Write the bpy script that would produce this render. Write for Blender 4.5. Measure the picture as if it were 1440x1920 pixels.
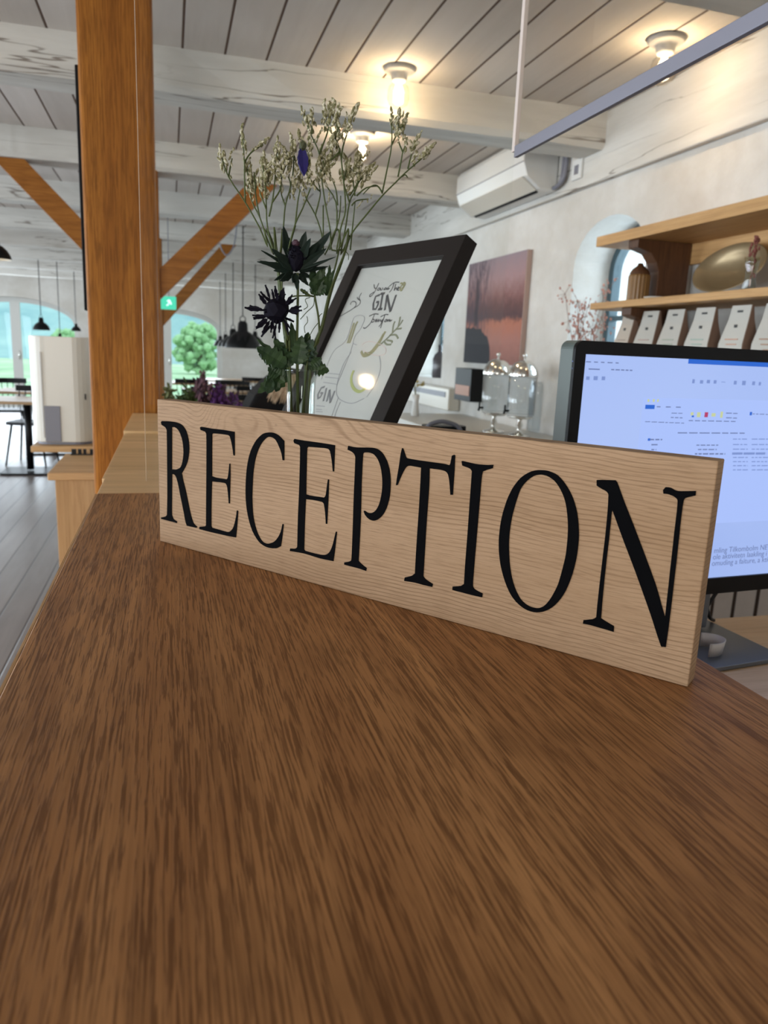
import bpy, bmesh, math, random
from mathutils import Vector, Matrix
from mathutils.geometry import tessellate_polygon

for o in list(bpy.data.objects):
    bpy.data.objects.remove(o)
SC = bpy.context.scene
COL = SC.collection
random.seed(7)

# ------------------------------------------------------------------ camera
F, YAW, PITCH, ROLL = 1400.87, 0.282141, 0.211037, 0.0433135
EYE = Vector((0, 0, 1.38))
FWD = Vector((math.sin(YAW)*math.cos(PITCH), math.cos(YAW)*math.cos(PITCH), -math.sin(PITCH)))
_r = Vector((math.cos(YAW), -math.sin(YAW), 0)); _u = _r.cross(FWD)
RT = math.cos(ROLL)*_r + math.sin(ROLL)*_u
UP = -math.sin(ROLL)*_r + math.cos(ROLL)*_u
cam = bpy.data.cameras.new('camera'); camo = bpy.data.objects.new('camera', cam); COL.objects.link(camo)
camo.matrix_world = Matrix(((RT.x, UP.x, -FWD.x, 0), (RT.y, UP.y, -FWD.y, 0), (RT.z, UP.z, -FWD.z, 1.38), (0, 0, 0, 1)))
cam.sensor_fit = 'VERTICAL'; cam.sensor_height = 36; cam.sensor_width = 27
cam.lens = F*36/1920
cam.clip_start = .02; cam.clip_end = 500
cam.dof.use_dof = True; cam.dof.focus_distance = .68; cam.dof.aperture_fstop = 11
SC.camera = camo

# ------------------------------------------------------------------ light and exposure
SC.view_settings.view_transform = 'Standard'; SC.view_settings.look = 'None'
SC.view_settings.gamma = 1; SC.view_settings.use_curve_mapping = False
SC.view_settings.exposure = 0.62
world = bpy.data.worlds.new('sky'); SC.world = world; world.use_nodes = True
_bg = world.node_tree.nodes['Background']
_bg.inputs[0].default_value = (.74, .88, 1, 1); _bg.inputs[1].default_value = 1.7

def area(name, loc, direction, sx, sy, power, color=(.80, .90, 1)):
    l = bpy.data.lights.new(name, 'AREA'); l.shape = 'RECTANGLE'; l.size = sx; l.size_y = sy
    l.energy = power; l.color = color
    o = bpy.data.objects.new(name, l); COL.objects.link(o); o.location = loc
    o.rotation_euler = Vector(direction).to_track_quat('-Z', 'Y').to_euler()
    return o
# area lights added at unseen left and back windows, the niches and far doors
for wy, pw in ((-1.2, 95), (2.2, 95), (5.6, 92), (9.0, 92), (12.4, 90)):
    area('window_daylight', (-5.45, wy, 1.35), (1, 0, .06), 1.7, 1.6, pw)
area('window_daylight', (-1.9, -3.9, 1.45), (0, 1, -.1), 1.7, 1.5, 75, (1, .93, .84))  # warm fill at an unseen back window, added to brighten the foreground
area('window_daylight', (2.75, 3.6, 1.75), (-1, 0, -.05), .7, .8, 9, (.68, .85, 1))
area('window_daylight', (2.75, 6.35, 1.65), (-1, 0, -.05), 1.0, .8, 12, (.68, .85, 1))
area('window_daylight', (-2.9, 15.85, 1.2), (0, -1, -.1), 2.0, 2.0, 60)
area('window_daylight', (0, 15.85, 1.2), (0, -1, -.1), 2.0, 2.0, 60)

# ------------------------------------------------------------------ pixel -> place helpers (used to read off real positions)
def ray(px, py):
    return FWD + RT*((px-720)/F) - UP*((py-960)/F)
def atY(px, py, Y):
    r = ray(px, py); return EYE + r*(Y/r.y)
def atX(px, py, X):
    r = ray(px, py); return EYE + r*(X/r.x)
def atZ(px, py, Z):
    r = ray(px, py); return EYE + r*((Z-1.38)/r.z)
def onplane(px, py, P, n):
    r = ray(px, py); return EYE + r*((P-EYE).dot(n)/r.dot(n))

# ------------------------------------------------------------------ object helpers
def obj(name, bm, mat, parent=None, smooth=False, bevel=0, seg=2):
    me = bpy.data.meshes.new(name); bm.normal_update(); bm.to_mesh(me); bm.free()
    o = bpy.data.objects.new(name, me); COL.objects.link(o)
    if mat: me.materials.append(mat)
    if smooth:
        for p in me.polygons: p.use_smooth = True
    if bevel:
        m = o.modifiers.new('bevel', 'BEVEL'); m.width = bevel; m.segments = seg; m.limit_method = 'ANGLE'
    if parent: o.parent = parent
    return o
def tag(o, label=None, cat=None, group=None, kind=None):
    if label: o['label'] = label
    if cat: o['category'] = cat
    if group: o['group'] = group
    if kind: o['kind'] = kind
    return o
def thing(name, label, cat, loc=(0, 0, 0), rz=0, group=None):
    o = bpy.data.objects.new(name, None); COL.objects.link(o); o.empty_display_size = .05
    o.location = loc; o.rotation_euler = (0, 0, rz)
    return tag(o, label, cat, group)
def struct(name, bm, mat, parent=None, **k):
    o = obj(name, bm, mat, parent, **k)
    if not parent: o['kind'] = 'structure'
    return o
def dup(root, loc, rz, label=None, group=None):
    r = root.copy(); COL.objects.link(r); r.location = loc; r.rotation_euler = (0, 0, rz)
    if label: r['label'] = label
    if group: r['group'] = group
    for ch in list(root.children):
        c = ch.copy(); COL.objects.link(c); c.parent = r
        for g in list(ch.children):
            d = g.copy(); COL.objects.link(d); d.parent = c
    return r
def B(): return bmesh.new()
def abox(bm, x0, x1, y0, y1, z0, z1, M=None):
    vs = [bm.verts.new(v) for v in ((x0, y0, z0), (x1, y0, z0), (x1, y1, z0), (x0, y1, z0), (x0, y0, z1), (x1, y0, z1), (x1, y1, z1), (x0, y1, z1))]
    if M is not None:
        for v in vs: v.co = M @ v.co
    for f in ((3, 2, 1, 0), (4, 5, 6, 7), (0, 1, 5, 4), (1, 2, 6, 5), (2, 3, 7, 6), (3, 0, 4, 7)):
        bm.faces.new([vs[i] for i in f])
    return bm
def box(x0, x1, y0, y1, z0, z1, M=None): return abox(B(), x0, x1, y0, y1, z0, z1, M)
def lathe(prof, n=24, bm=None, M=None, cap=True):
    bm = bm or B(); rings = []
    for r, z in prof:
        ring = []
        for i in range(n):
            a = 2*math.pi*i/n; v = Vector((r*math.cos(a), r*math.sin(a), z))
            if M is not None: v = M @ v
            ring.append(bm.verts.new(v))
        rings.append(ring)
    for a, b in zip(rings, rings[1:]):
        for i in range(n): bm.faces.new((a[i], a[(i+1) % n], b[(i+1) % n], b[i]))
    if cap:
        bm.faces.new(rings[0][::-1]); bm.faces.new(rings[-1])
    return bm
def tube(pts, rad, bm=None, n=6):
    bm = bm or B(); pts = [Vector(p) for p in pts]; rings = []; N = len(pts); prev = None
    for i, p in enumerate(pts):
        t = (pts[min(i+1, N-1)] - pts[max(i-1, 0)])
        if t.length < 1e-9: t = Vector((0, 0, 1))
        t.normalize()
        if prev is None:
            a = Vector((0, 0, 1)) if abs(t.z) < .9 else Vector((1, 0, 0))
            s = t.cross(a).normalized()
        else:
            s = (prev - t*prev.dot(t)).normalized()
        prev = s; w = t.cross(s); r = rad[i] if isinstance(rad, (list, tuple)) else rad
        rings.append([bm.verts.new(p + (s*math.cos(2*math.pi*k/n) + w*math.sin(2*math.pi*k/n))*r) for k in range(n)])
    for a, b in zip(rings, rings[1:]):
        for k in range(n): bm.faces.new((a[k], a[(k+1) % n], b[(k+1) % n], b[k]))
    bm.faces.new(rings[0][::-1]); bm.faces.new(rings[-1])
    return bm
def smooth_path(pts, m=4):
    pts = [Vector(p) for p in pts]
    if len(pts) < 3: return pts
    o = []
    for i in range(len(pts)-1):
        p0 = pts[max(i-1, 0)]; p1 = pts[i]; p2 = pts[i+1]; p3 = pts[min(i+2, len(pts)-1)]
        for k in range(m):
            t = k/m
            o.append(.5*((2*p1) + (p2-p0)*t + (2*p0-5*p1+4*p2-p3)*t*t + (3*p1-p0-3*p2+p3)*t**3))
    o.append(pts[-1]); return o
def prism(loops, depth, M, bm=None):
    """loops: outline (and holes) in 2D; extruded along local z from 0 to depth, placed by M"""
    bm = bm or B()
    lv = [[Vector((p[0], p[1], 0)) for p in l] for l in loops]
    tris = tessellate_polygon(lv); flat = [p for l in lv for p in l]
    a = [bm.verts.new(M @ p) for p in flat]; b = [bm.verts.new(M @ (p + Vector((0, 0, depth)))) for p in flat]
    for t in tris:
        try:
            bm.faces.new([a[i] for i in t]); bm.faces.new([b[i] for i in reversed(t)])
        except ValueError: pass
    s = 0
    for l in lv:
        n = len(l)
        for i in range(n):
            j = (i+1) % n; bm.faces.new((a[s+i], a[s+j], b[s+j], b[s+i]))
        s += n
    bmesh.ops.recalc_face_normals(bm, faces=bm.faces)
    return bm
def ball(c, r, bm=None, sub=1, sc=(1, 1, 1), jit=0, R=None):
    bm = bm or B()
    g = bmesh.ops.create_icosphere(bm, subdivisions=sub, radius=1)
    for v in g['verts']:
        q = Vector((v.co.x*sc[0], v.co.y*sc[1], v.co.z*sc[2]))*r*(1+random.uniform(-jit, jit))
        if R is not None: q = R @ q
        v.co = q + Vector(c)
    return bm
def text_mesh(s, size, M, depth=.0002, name='lettering', mat=None, parent=None, shear=0, bold=0):
    c = bpy.data.curves.new(name, 'FONT'); c.body = s; c.size = size; c.shear = shear; c.extrude = depth; c.offset = bold
    t = bpy.data.objects.new(name, c); COL.objects.link(t)
    bpy.context.view_layer.update()
    me = bpy.data.meshes.new_from_object(t.evaluated_get(bpy.context.evaluated_depsgraph_get()))
    COL.objects.unlink(t); bpy.data.objects.remove(t)
    me.transform(M); me.name = name; me.materials.clear(); me.materials.append(mat)
    o = bpy.data.objects.new(name, me); COL.objects.link(o)
    if parent: o.parent = parent
    return o
def basis(P, u, v, w):
    return Matrix(((u[0], v[0], w[0], P[0]), (u[1], v[1], w[1], P[1]), (u[2], v[2], w[2], P[2]), (0, 0, 0, 1)))

# ------------------------------------------------------------------ materials
def mat(name, col, rough=.5, metal=0, spec=.5, emit=None, es=0, trans=0, ior=1.45, alpha=1):
    m = bpy.data.materials.new(name); m.use_nodes = True
    b = m.node_tree.nodes['Principled BSDF']
    b.inputs['Base Color'].default_value = (*col, 1); b.inputs['Roughness'].default_value = rough
    b.inputs['Metallic'].default_value = metal; b.inputs['Specular IOR Level'].default_value = spec
    b.inputs['Transmission Weight'].default_value = trans; b.inputs['IOR'].default_value = ior
    if emit: b.inputs['Emission Color'].default_value = (*emit, 1); b.inputs['Emission Strength'].default_value = es
    return m
class NT:
    def __init__(s, m): s.t = m.node_tree; s.b = s.t.nodes['Principled BSDF']
    def n(s, k, **kw):
        x = s.t.nodes.new(k)
        for a, v in kw.items(): setattr(x, a, v)
        return x
    def l(s, a, b): s.t.links.new(a, b)
    def coord(s, scale=(1, 1, 1), rot=(0, 0, 0), loc=(0, 0, 0)):
        c = s.n('ShaderNodeTexCoord'); mp = s.n('ShaderNodeMapping')
        mp.inputs['Scale'].default_value = scale; mp.inputs['Rotation'].default_value = rot; mp.inputs['Location'].default_value = loc
        s.l(c.outputs['Object'], mp.inputs[0]); return mp.outputs[0]
    def noise(s, vec, scale, detail=4, rough=.5, dist=0):
        x = s.n('ShaderNodeTexNoise'); x.inputs['Scale'].default_value = scale; x.inputs['Detail'].default_value = detail
        x.inputs['Roughness'].default_value = rough; x.inputs['Distortion'].default_value = dist; s.l(vec, x.inputs['Vector']); return x.outputs['Fac']
    def ramp(s, fac, stops):
        r = s.n('ShaderNodeValToRGB'); e = r.color_ramp.elements
        e[0].position, e[0].color = stops[0][0], (*stops[0][1], 1); e[1].position, e[1].color = stops[-1][0], (*stops[-1][1], 1)
        for p, c in stops[1:-1]:
            k = e.new(p); k.color = (*c, 1)
        s.l(fac, r.inputs[0]); return r.outputs[0]
    def mix(s, fac, a, b, mode='MIX'):
        x = s.n('ShaderNodeMix', data_type='RGBA', blend_type=mode)
        if isinstance(fac, (int, float)): x.inputs['Factor'].default_value = fac
        else: s.l(fac, x.inputs['Factor'])
        for v, i in ((a, 6), (b, 7)):
            if isinstance(v, tuple): x.inputs[i].default_value = (*v, 1)
            else: s.l(v, x.inputs[i])
        return x.outputs[2]
    def math(s, op, a, b=0):
        x = s.n('ShaderNodeMath', operation=op)
        for v, i in ((a, 0), (b, 1)):
            if isinstance(v, (int, float)): x.inputs[i].default_value = v
            else: s.l(v, x.inputs[i])
        return x.outputs[0]
    def bump(s, h, strength=.3, dist=.002):
        x = s.n('ShaderNodeBump'); x.inputs['Strength'].default_value = strength; x.inputs['Distance'].default_value = dist
        s.l(h, x.inputs['Height']); s.l(x.outputs[0], s.b.inputs['Normal'])
    def base(s, c): s.l(c, s.b.inputs['Base Color'])
def g3(v): return (v, v, v)
def wood(name, dark, light, pore, axis='Y', fine=1.0, rough=.5, porestr=.8, knots=0, wave=0, spec=.4, plen=1.0, stain=0):
    """grain runs along axis; fine scales the pore density"""
    m = mat(name, light, rough, spec=spec); t = NT(m)
    def sc(a, b):   # a along grain, b across
        return {'X': (a, b, b), 'Y': (b, a, b), 'Z': (b, b, a)}[axis]
    broad = t.noise(t.coord(sc(1.2, 16)), 1, 4, .55, .6)
    band = t.noise(t.coord(sc(2.2, 95*fine)), 1, 3, .6, .3)
    c = t.mix(t.ramp(broad, [(.3, g3(0)), (.7, g3(1))]), dark, light)
    c = t.mix(t.math('MULTIPLY', t.ramp(band, [(.42, g3(0)), (.66, g3(1))]), .25), c, tuple(x*.72 for x in dark))
    p = t.noise(t.coord(sc(21*plen*fine, 640*fine)), 1, 3, .6, .2)
    pm = t.math('MULTIPLY', t.ramp(p, [(.49, g3(0)), (.57, g3(1))]), t.ramp(band, [(.3, g3(.7)), (.58, g3(1))]))
    p2 = t.noise(t.coord(sc(4*fine, 330*fine), loc=(.3, .7, .1)), 1, 2, .5, .4)
    c = t.mix(t.math('MULTIPLY', t.ramp(p2, [(.47, g3(0)), (.62, g3(1))]), porestr*.45), c, pore)
    c = t.mix(t.math('MULTIPLY', pm, porestr), c, pore)
    if knots:
        v = t.n('ShaderNodeTexVoronoi'); v.inputs['Scale'].default_value = knots; t.l(t.coord(sc(.55, 1.0)), v.inputs['Vector'])
        k = t.ramp(v.outputs['Distance'], [(.03, g3(1)), (.09, g3(.45)), (.13, g3(0))])
        c = t.mix(t.math('MULTIPLY', k, .8), c, tuple(x*.35 for x in dark))
    if stain:
        sn = t.noise(t.coord((7, 7, 7), loc=(.31, .12, 0)), 1, 3, .5, .3)
        c = t.mix(t.math('MULTIPLY', t.ramp(sn, [(.52, g3(0)), (.70, g3(1))]), stain), c, tuple(x*.45 for x in dark))
    t.base(c); t.bump(pm, .25, .0006)
    return m

M = {}
M['counter'] = wood('dark_oak_veneer', (.32, .138, .050), (.50, .245, .095), (.105, .040, .012), 'Y', 1.0, .5, .72, spec=.16, plen=1, stain=.45)
M['sign'] = None
M['oak_post'] = wood('honey_oak', (.26, .090, .014), (.40, .155, .026), (.12, .038, .006), 'Z', .45, .55, .6, knots=1.1, spec=.15)
M['oak_brace'] = wood('honey_oak_brace', (.26, .095, .016), (.36, .14, .026), (.15, .045, .008), 'X', .4, .5, .5, spec=.15)
M['pine'] = wood('pale_pine', (.47, .28, .125), (.64, .41, .20), (.34, .17, .07), 'X', .35, .5, .3, spec=.3)
M['pine_z'] = wood('pale_pine_upright', (.42, .25, .11), (.56, .35, .17), (.26, .12, .05), 'Z', .35, .5, .3, knots=2.6, spec=.3)
M['pine_y'] = wood('pine_shelf', (.46, .26, .10), (.62, .37, .16), (.32, .16, .06), 'Y', .35, .5, .3, spec=.3)
M['ledge'] = wood('pale_pine_ledge', (.62, .40, .19), (.80, .54, .29), (.4, .22, .1), 'X', .35, .5, .3, spec=.3)
M['desk'] = wood('birch_desk', (.66, .45, .28), (.78, .56, .37), (.5, .3, .16), 'X', .5, .4, .3, spec=.3)
M['table'] = wood('tan_table', (.35, .22, .11), (.48, .31, .17), (.3, .16, .07), 'X', .3, .4, .2)
M['darkwood'] = wood('walnut_brown', (.075, .030, .012), (.13, .055, .022), (.03, .012, .006), 'Z', .4, .5, .4)
M['black'] = mat('black_satin', (.005, .005, .006), .42, spec=.2)
M['blackmatte'] = mat('black_matte', (.006, .006, .007), .75, spec=.2)
M['letter'] = mat('black_paint', (.0025, .0025, .003), .8, spec=.03)
M['framewood'] = mat('black_brown_frame', (.010, .007, .006), .5, spec=.22)
M['white'] = mat('white_enamel', (.62, .62, .60), .35)
M['whitepaint'] = mat('white_frame_paint', (.55, .55, .52), .5)
M['cream'] = mat('cream_plastic', (.60, .57, .50), .3)
M['greyplastic'] = mat('slate_grey_plastic', (.17, .17, .20), .4)
M['chrome'] = mat('chrome', (.75, .74, .70), .12, 1)
M['gunmetal'] = mat('blue_grey_metal', (.17, .185, .21), .42, .6)
M['monitor_side'] = mat('grey_green_plastic', (.10, .125, .115), .4)
M['rubber'] = mat('dark_cable', (.01, .01, .012), .6)

# oak sign face: fine straight pores along the board with a bent cathedral figure near the top
m = mat('light_oak_sign', (.3, .19, .11), .6, spec=.15); t = NT(m)
sep = t.n('ShaderNodeSeparateXYZ'); t.l(t.coord((1, 1, 1)), sep.inputs[0])
wn = t.noise(t.coord((6, 6, 9)), 1, 2, .5)
def whorl(cx, cz, wx, amp):
    kx = t.math('MULTIPLY', t.math('SUBTRACT', sep.outputs[0], cx), wx); kz = t.math('MULTIPLY', t.math('SUBTRACT', sep.outputs[2], cz), 38.)
    r2 = t.math('ADD', t.math('MULTIPLY', kx, kx), t.math('MULTIPLY', kz, kz))
    return t.math('MULTIPLY', t.math('EXPONENT', t.math('MULTIPLY', r2, -1.)), amp)
field = t.math('ADD', t.math('MULTIPLY', sep.outputs[2], 300.), t.math('MULTIPLY', wn, 7.))
field = t.math('ADD', field, t.math('ADD', whorl(.135, .166, 14, -9.), t.math('ADD', whorl(.255, .178, 13, -7.), whorl(.072, .160, 44, 4))))
ring = t.math('SINE', t.math('MULTIPLY', field, 6.2832*.9))
fade = t.noise(t.coord((5, 5, 26)), 1, 3, .6)
rline = t.math('MULTIPLY', t.ramp(ring, [(.35, g3(0)), (1., g3(1))]), t.ramp(fade, [(.36, g3(.15)), (.62, g3(1))]))
tone = t.noise(t.coord((2.5, 2.5, 15)), 1, 4, .6)
c = t.mix(t.ramp(tone, [(.3, g3(0)), (.7, g3(1))]), (.27, .165, .090), (.36, .235, .142))
c = t.mix(t.math('MULTIPLY', rline, .52), c, (.12, .060, .026))
fl = t.noise(t.coord((42, 42, 900)), 1, 3, .6)
c = t.mix(t.math('MULTIPLY', t.ramp(fl, [(.50, g3(0)), (.68, g3(1))]), .42), c, (.13, .070, .034))
v = t.n('ShaderNodeTexVoronoi'); v.inputs['Scale'].default_value = 13; t.l(t.coord((1, 1, 1.4)), v.inputs['Vector'])
c = t.mix(t.ramp(v.outputs['Distance'], [(.02, g3(.85)), (.045, g3(0))]), c, (.05, .025, .012))
t.base(c); t.bump(fl, .2, .0005)
M['sign'] = m

# plaster wall: limewashed, blotchy
m = mat('limewashed_plaster', (.6, .59, .56), .85, spec=.15); t = NT(m)
a = t.noise(t.coord((1.1, 1.1, 1.5)), 1.3, 6, .62); b2 = t.noise(t.coord((7, 7, 7)), 1.5, 5, .6)
c = t.mix(t.ramp(a, [(.35, g3(0)), (.68, g3(1))]), (.50, .475, .43), (.64, .63, .60))
c = t.mix(t.math('MULTIPLY', t.ramp(b2, [(.45, g3(0)), (.75, g3(1))]), .35), c, (.47, .43, .38))
t.base(c); t.bump(b2, .5, .01); M['plaster'] = m
M['reveal'] = mat('smooth_white_plaster', (.66, .67, .67), .8, spec=.2)

# whitewashed beams with long cracks
def beam_mat(name, axis, c1=(.47, .45, .41), c2=(.60, .585, .545)):
    m = mat(name, c2, .8, spec=.15); t = NT(m)
    def sc(a, b): return {'X': (a, b, b), 'Y': (b, a, b)}[axis]
    n1 = t.noise(t.coord(sc(1.2, 9)), 1, 5, .6); c = t.mix(t.ramp(n1, [(.3, g3(0)), (.7, g3(1))]), c1, c2)
    n2 = t.noise(t.coord(sc(.55, 9.0), loc=(1.7, .3, .21)), 1, 4.0, .5, .1)
    crack = t.ramp(t.math('ABSOLUTE', t.math('SUBTRACT', n2, .5)), [(.0, g3(1)), (.0035, g3(.9)), (.008, g3(0))])
    n3 = t.noise(t.coord(sc(.9, 3)), 1, 2, .5)
    crack = t.math('MULTIPLY', crack, t.ramp(n3, [(.44, g3(0)), (.54, g3(1))]))
    c = t.mix(t.math('MULTIPLY', crack, .85), c, (.12, .09, .07))
    v = t.n('ShaderNodeTexVoronoi'); v.inputs['Scale'].default_value = 1.6; t.l(t.coord(sc(.8, 2)), v.inputs['Vector'])
    c = t.mix(t.ramp(v.outputs['Distance'], [(.05, g3(.35)), (.12, g3(0))]), c, (.30, .25, .2))
    t.base(c); t.bump(n1, .4, .01); return m
M['beam'] = beam_mat('whitewashed_timber', 'X'); M['plate'] = beam_mat('whitewashed_wall_plate', 'Y')

# ceiling boards along Y with dark gaps, 0.172 m pitch
def boards(name, pitch, along, gap, c1, c2, gapc, offs=0, rough=.75, glossvar=False, spec=.2):
    m = mat(name, c1, rough, spec=spec); t = NT(m)
    co = t.coord((1, 1, 1)); s = t.n('ShaderNodeSeparateXYZ'); t.l(co, s.inputs[0])
    ax = s.outputs[0 if along == 'Y' else 1]
    u = t.math('DIVIDE', t.math('ADD', ax, 50+offs), pitch)
    fr = t.math('FRACT', u); idx = t.math('FLOOR', u)
    g = t.math('MINIMUM', fr, t.math('SUBTRACT', 1, fr))
    w = t.n('ShaderNodeTexWhiteNoise', noise_dimensions='1D'); t.l(idx, w.inputs['W'])
    sc = (14, 1.1, 14) if along == 'Y' else (1.1, 14, 14)
    n1 = t.noise(t.coord(sc), 1, 5, .65, .5); n2 = t.noise(t.coord((1.2, 1.2, 1.2)), 1, 4, .6)
    f = t.math('ADD', t.math('MULTIPLY', n1, .55), t.math('ADD', t.math('MULTIPLY', w.outputs['Value'], .28), t.math('MULTIPLY', n2, .3)))
    c = t.mix(t.ramp(f, [(.3, g3(0)), (.82, g3(1))]), c1, c2)
    gm = t.ramp(g, [(gap/pitch*.5, g3(1)), (gap/pitch*.95, g3(0))])
    c = t.mix(gm, c, gapc); t.base(c); t.bump(t.math('SUBTRACT', 1, gm), .6, .008)
    return m
M['ceiling'] = boards('grey_washed_ceiling_boards', .1735, 'Y', .007, (.50, .46, .42), (.67, .625, .58), (.10, .062, .045), offs=.069)
M['floor'] = boards('worn_plank_floor', .145, 'Y', .006, (.12, .095, .085), (.24, .205, .185), (.05, .038, .034), rough=.36, spec=.45)
M['wainscot'] = boards('whitewashed_boards', .082, 'X', .009, (.60, .56, .53), (.72, .68, .65), (.06, .04, .03))

# clear pane: see-through with a fresnel reflection
def glass_sheet(name, tint=(.97, .98, .97), f0=1.5, mult=1.0, rough=0.0):
    m = bpy.data.materials.new(name); m.use_nodes = True; t = m.node_tree; t.nodes.clear()
    out = t.nodes.new('ShaderNodeOutputMaterial'); mx = t.nodes.new('ShaderNodeMixShader'); tr = t.nodes.new('ShaderNodeBsdfTransparent')
    gl = t.nodes.new('ShaderNodeBsdfGlossy'); fr = t.nodes.new('ShaderNodeFresnel'); mu = t.nodes.new('ShaderNodeMath'); mu.operation = 'MULTIPLY'
    fr.inputs['IOR'].default_value = f0; mu.inputs[1].default_value = mult
    tr.inputs[0].default_value = (*tint, 1); gl.inputs['Roughness'].default_value = rough
    ge = t.nodes.new('ShaderNodeNewGeometry'); iv = t.nodes.new('ShaderNodeMath'); iv.operation = 'SUBTRACT'; iv.inputs[0].default_value = 1
    m3 = t.nodes.new('ShaderNodeMath'); m3.operation = 'MULTIPLY'
    t.links.new(ge.outputs['Backfacing'], iv.inputs[1]); t.links.new(iv.outputs[0], m3.inputs[1])
    t.links.new(fr.outputs[0], mu.inputs[0]); t.links.new(mu.outputs[0], m3.inputs[0]); t.links.new(m3.outputs[0], mx.inputs[0])
    t.links.new(tr.outputs[0], mx.inputs[1]); t.links.new(gl.outputs[0], mx.inputs[2]); t.links.new(mx.outputs[0], out.inputs[0])
    return m
M['pane'] = glass_sheet('clear_screen_glass', (.985, .99, .985), 1.5, .62)
M['windowpane'] = glass_sheet('window_glass', (.98, .99, .99), 1.45, .35)
M['vaseglass'] = glass_sheet('clear_vase_glass', (.93, .96, .95), 1.5, 1.6)
M['jarglass'] = glass_sheet('clear_jar_glass', (.90, .92, .93), 1.5, 1.6)
M['bulbglass'] = glass_sheet('lamp_glass', (.97, .95, .9), 1.45, 1.2)
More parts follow.
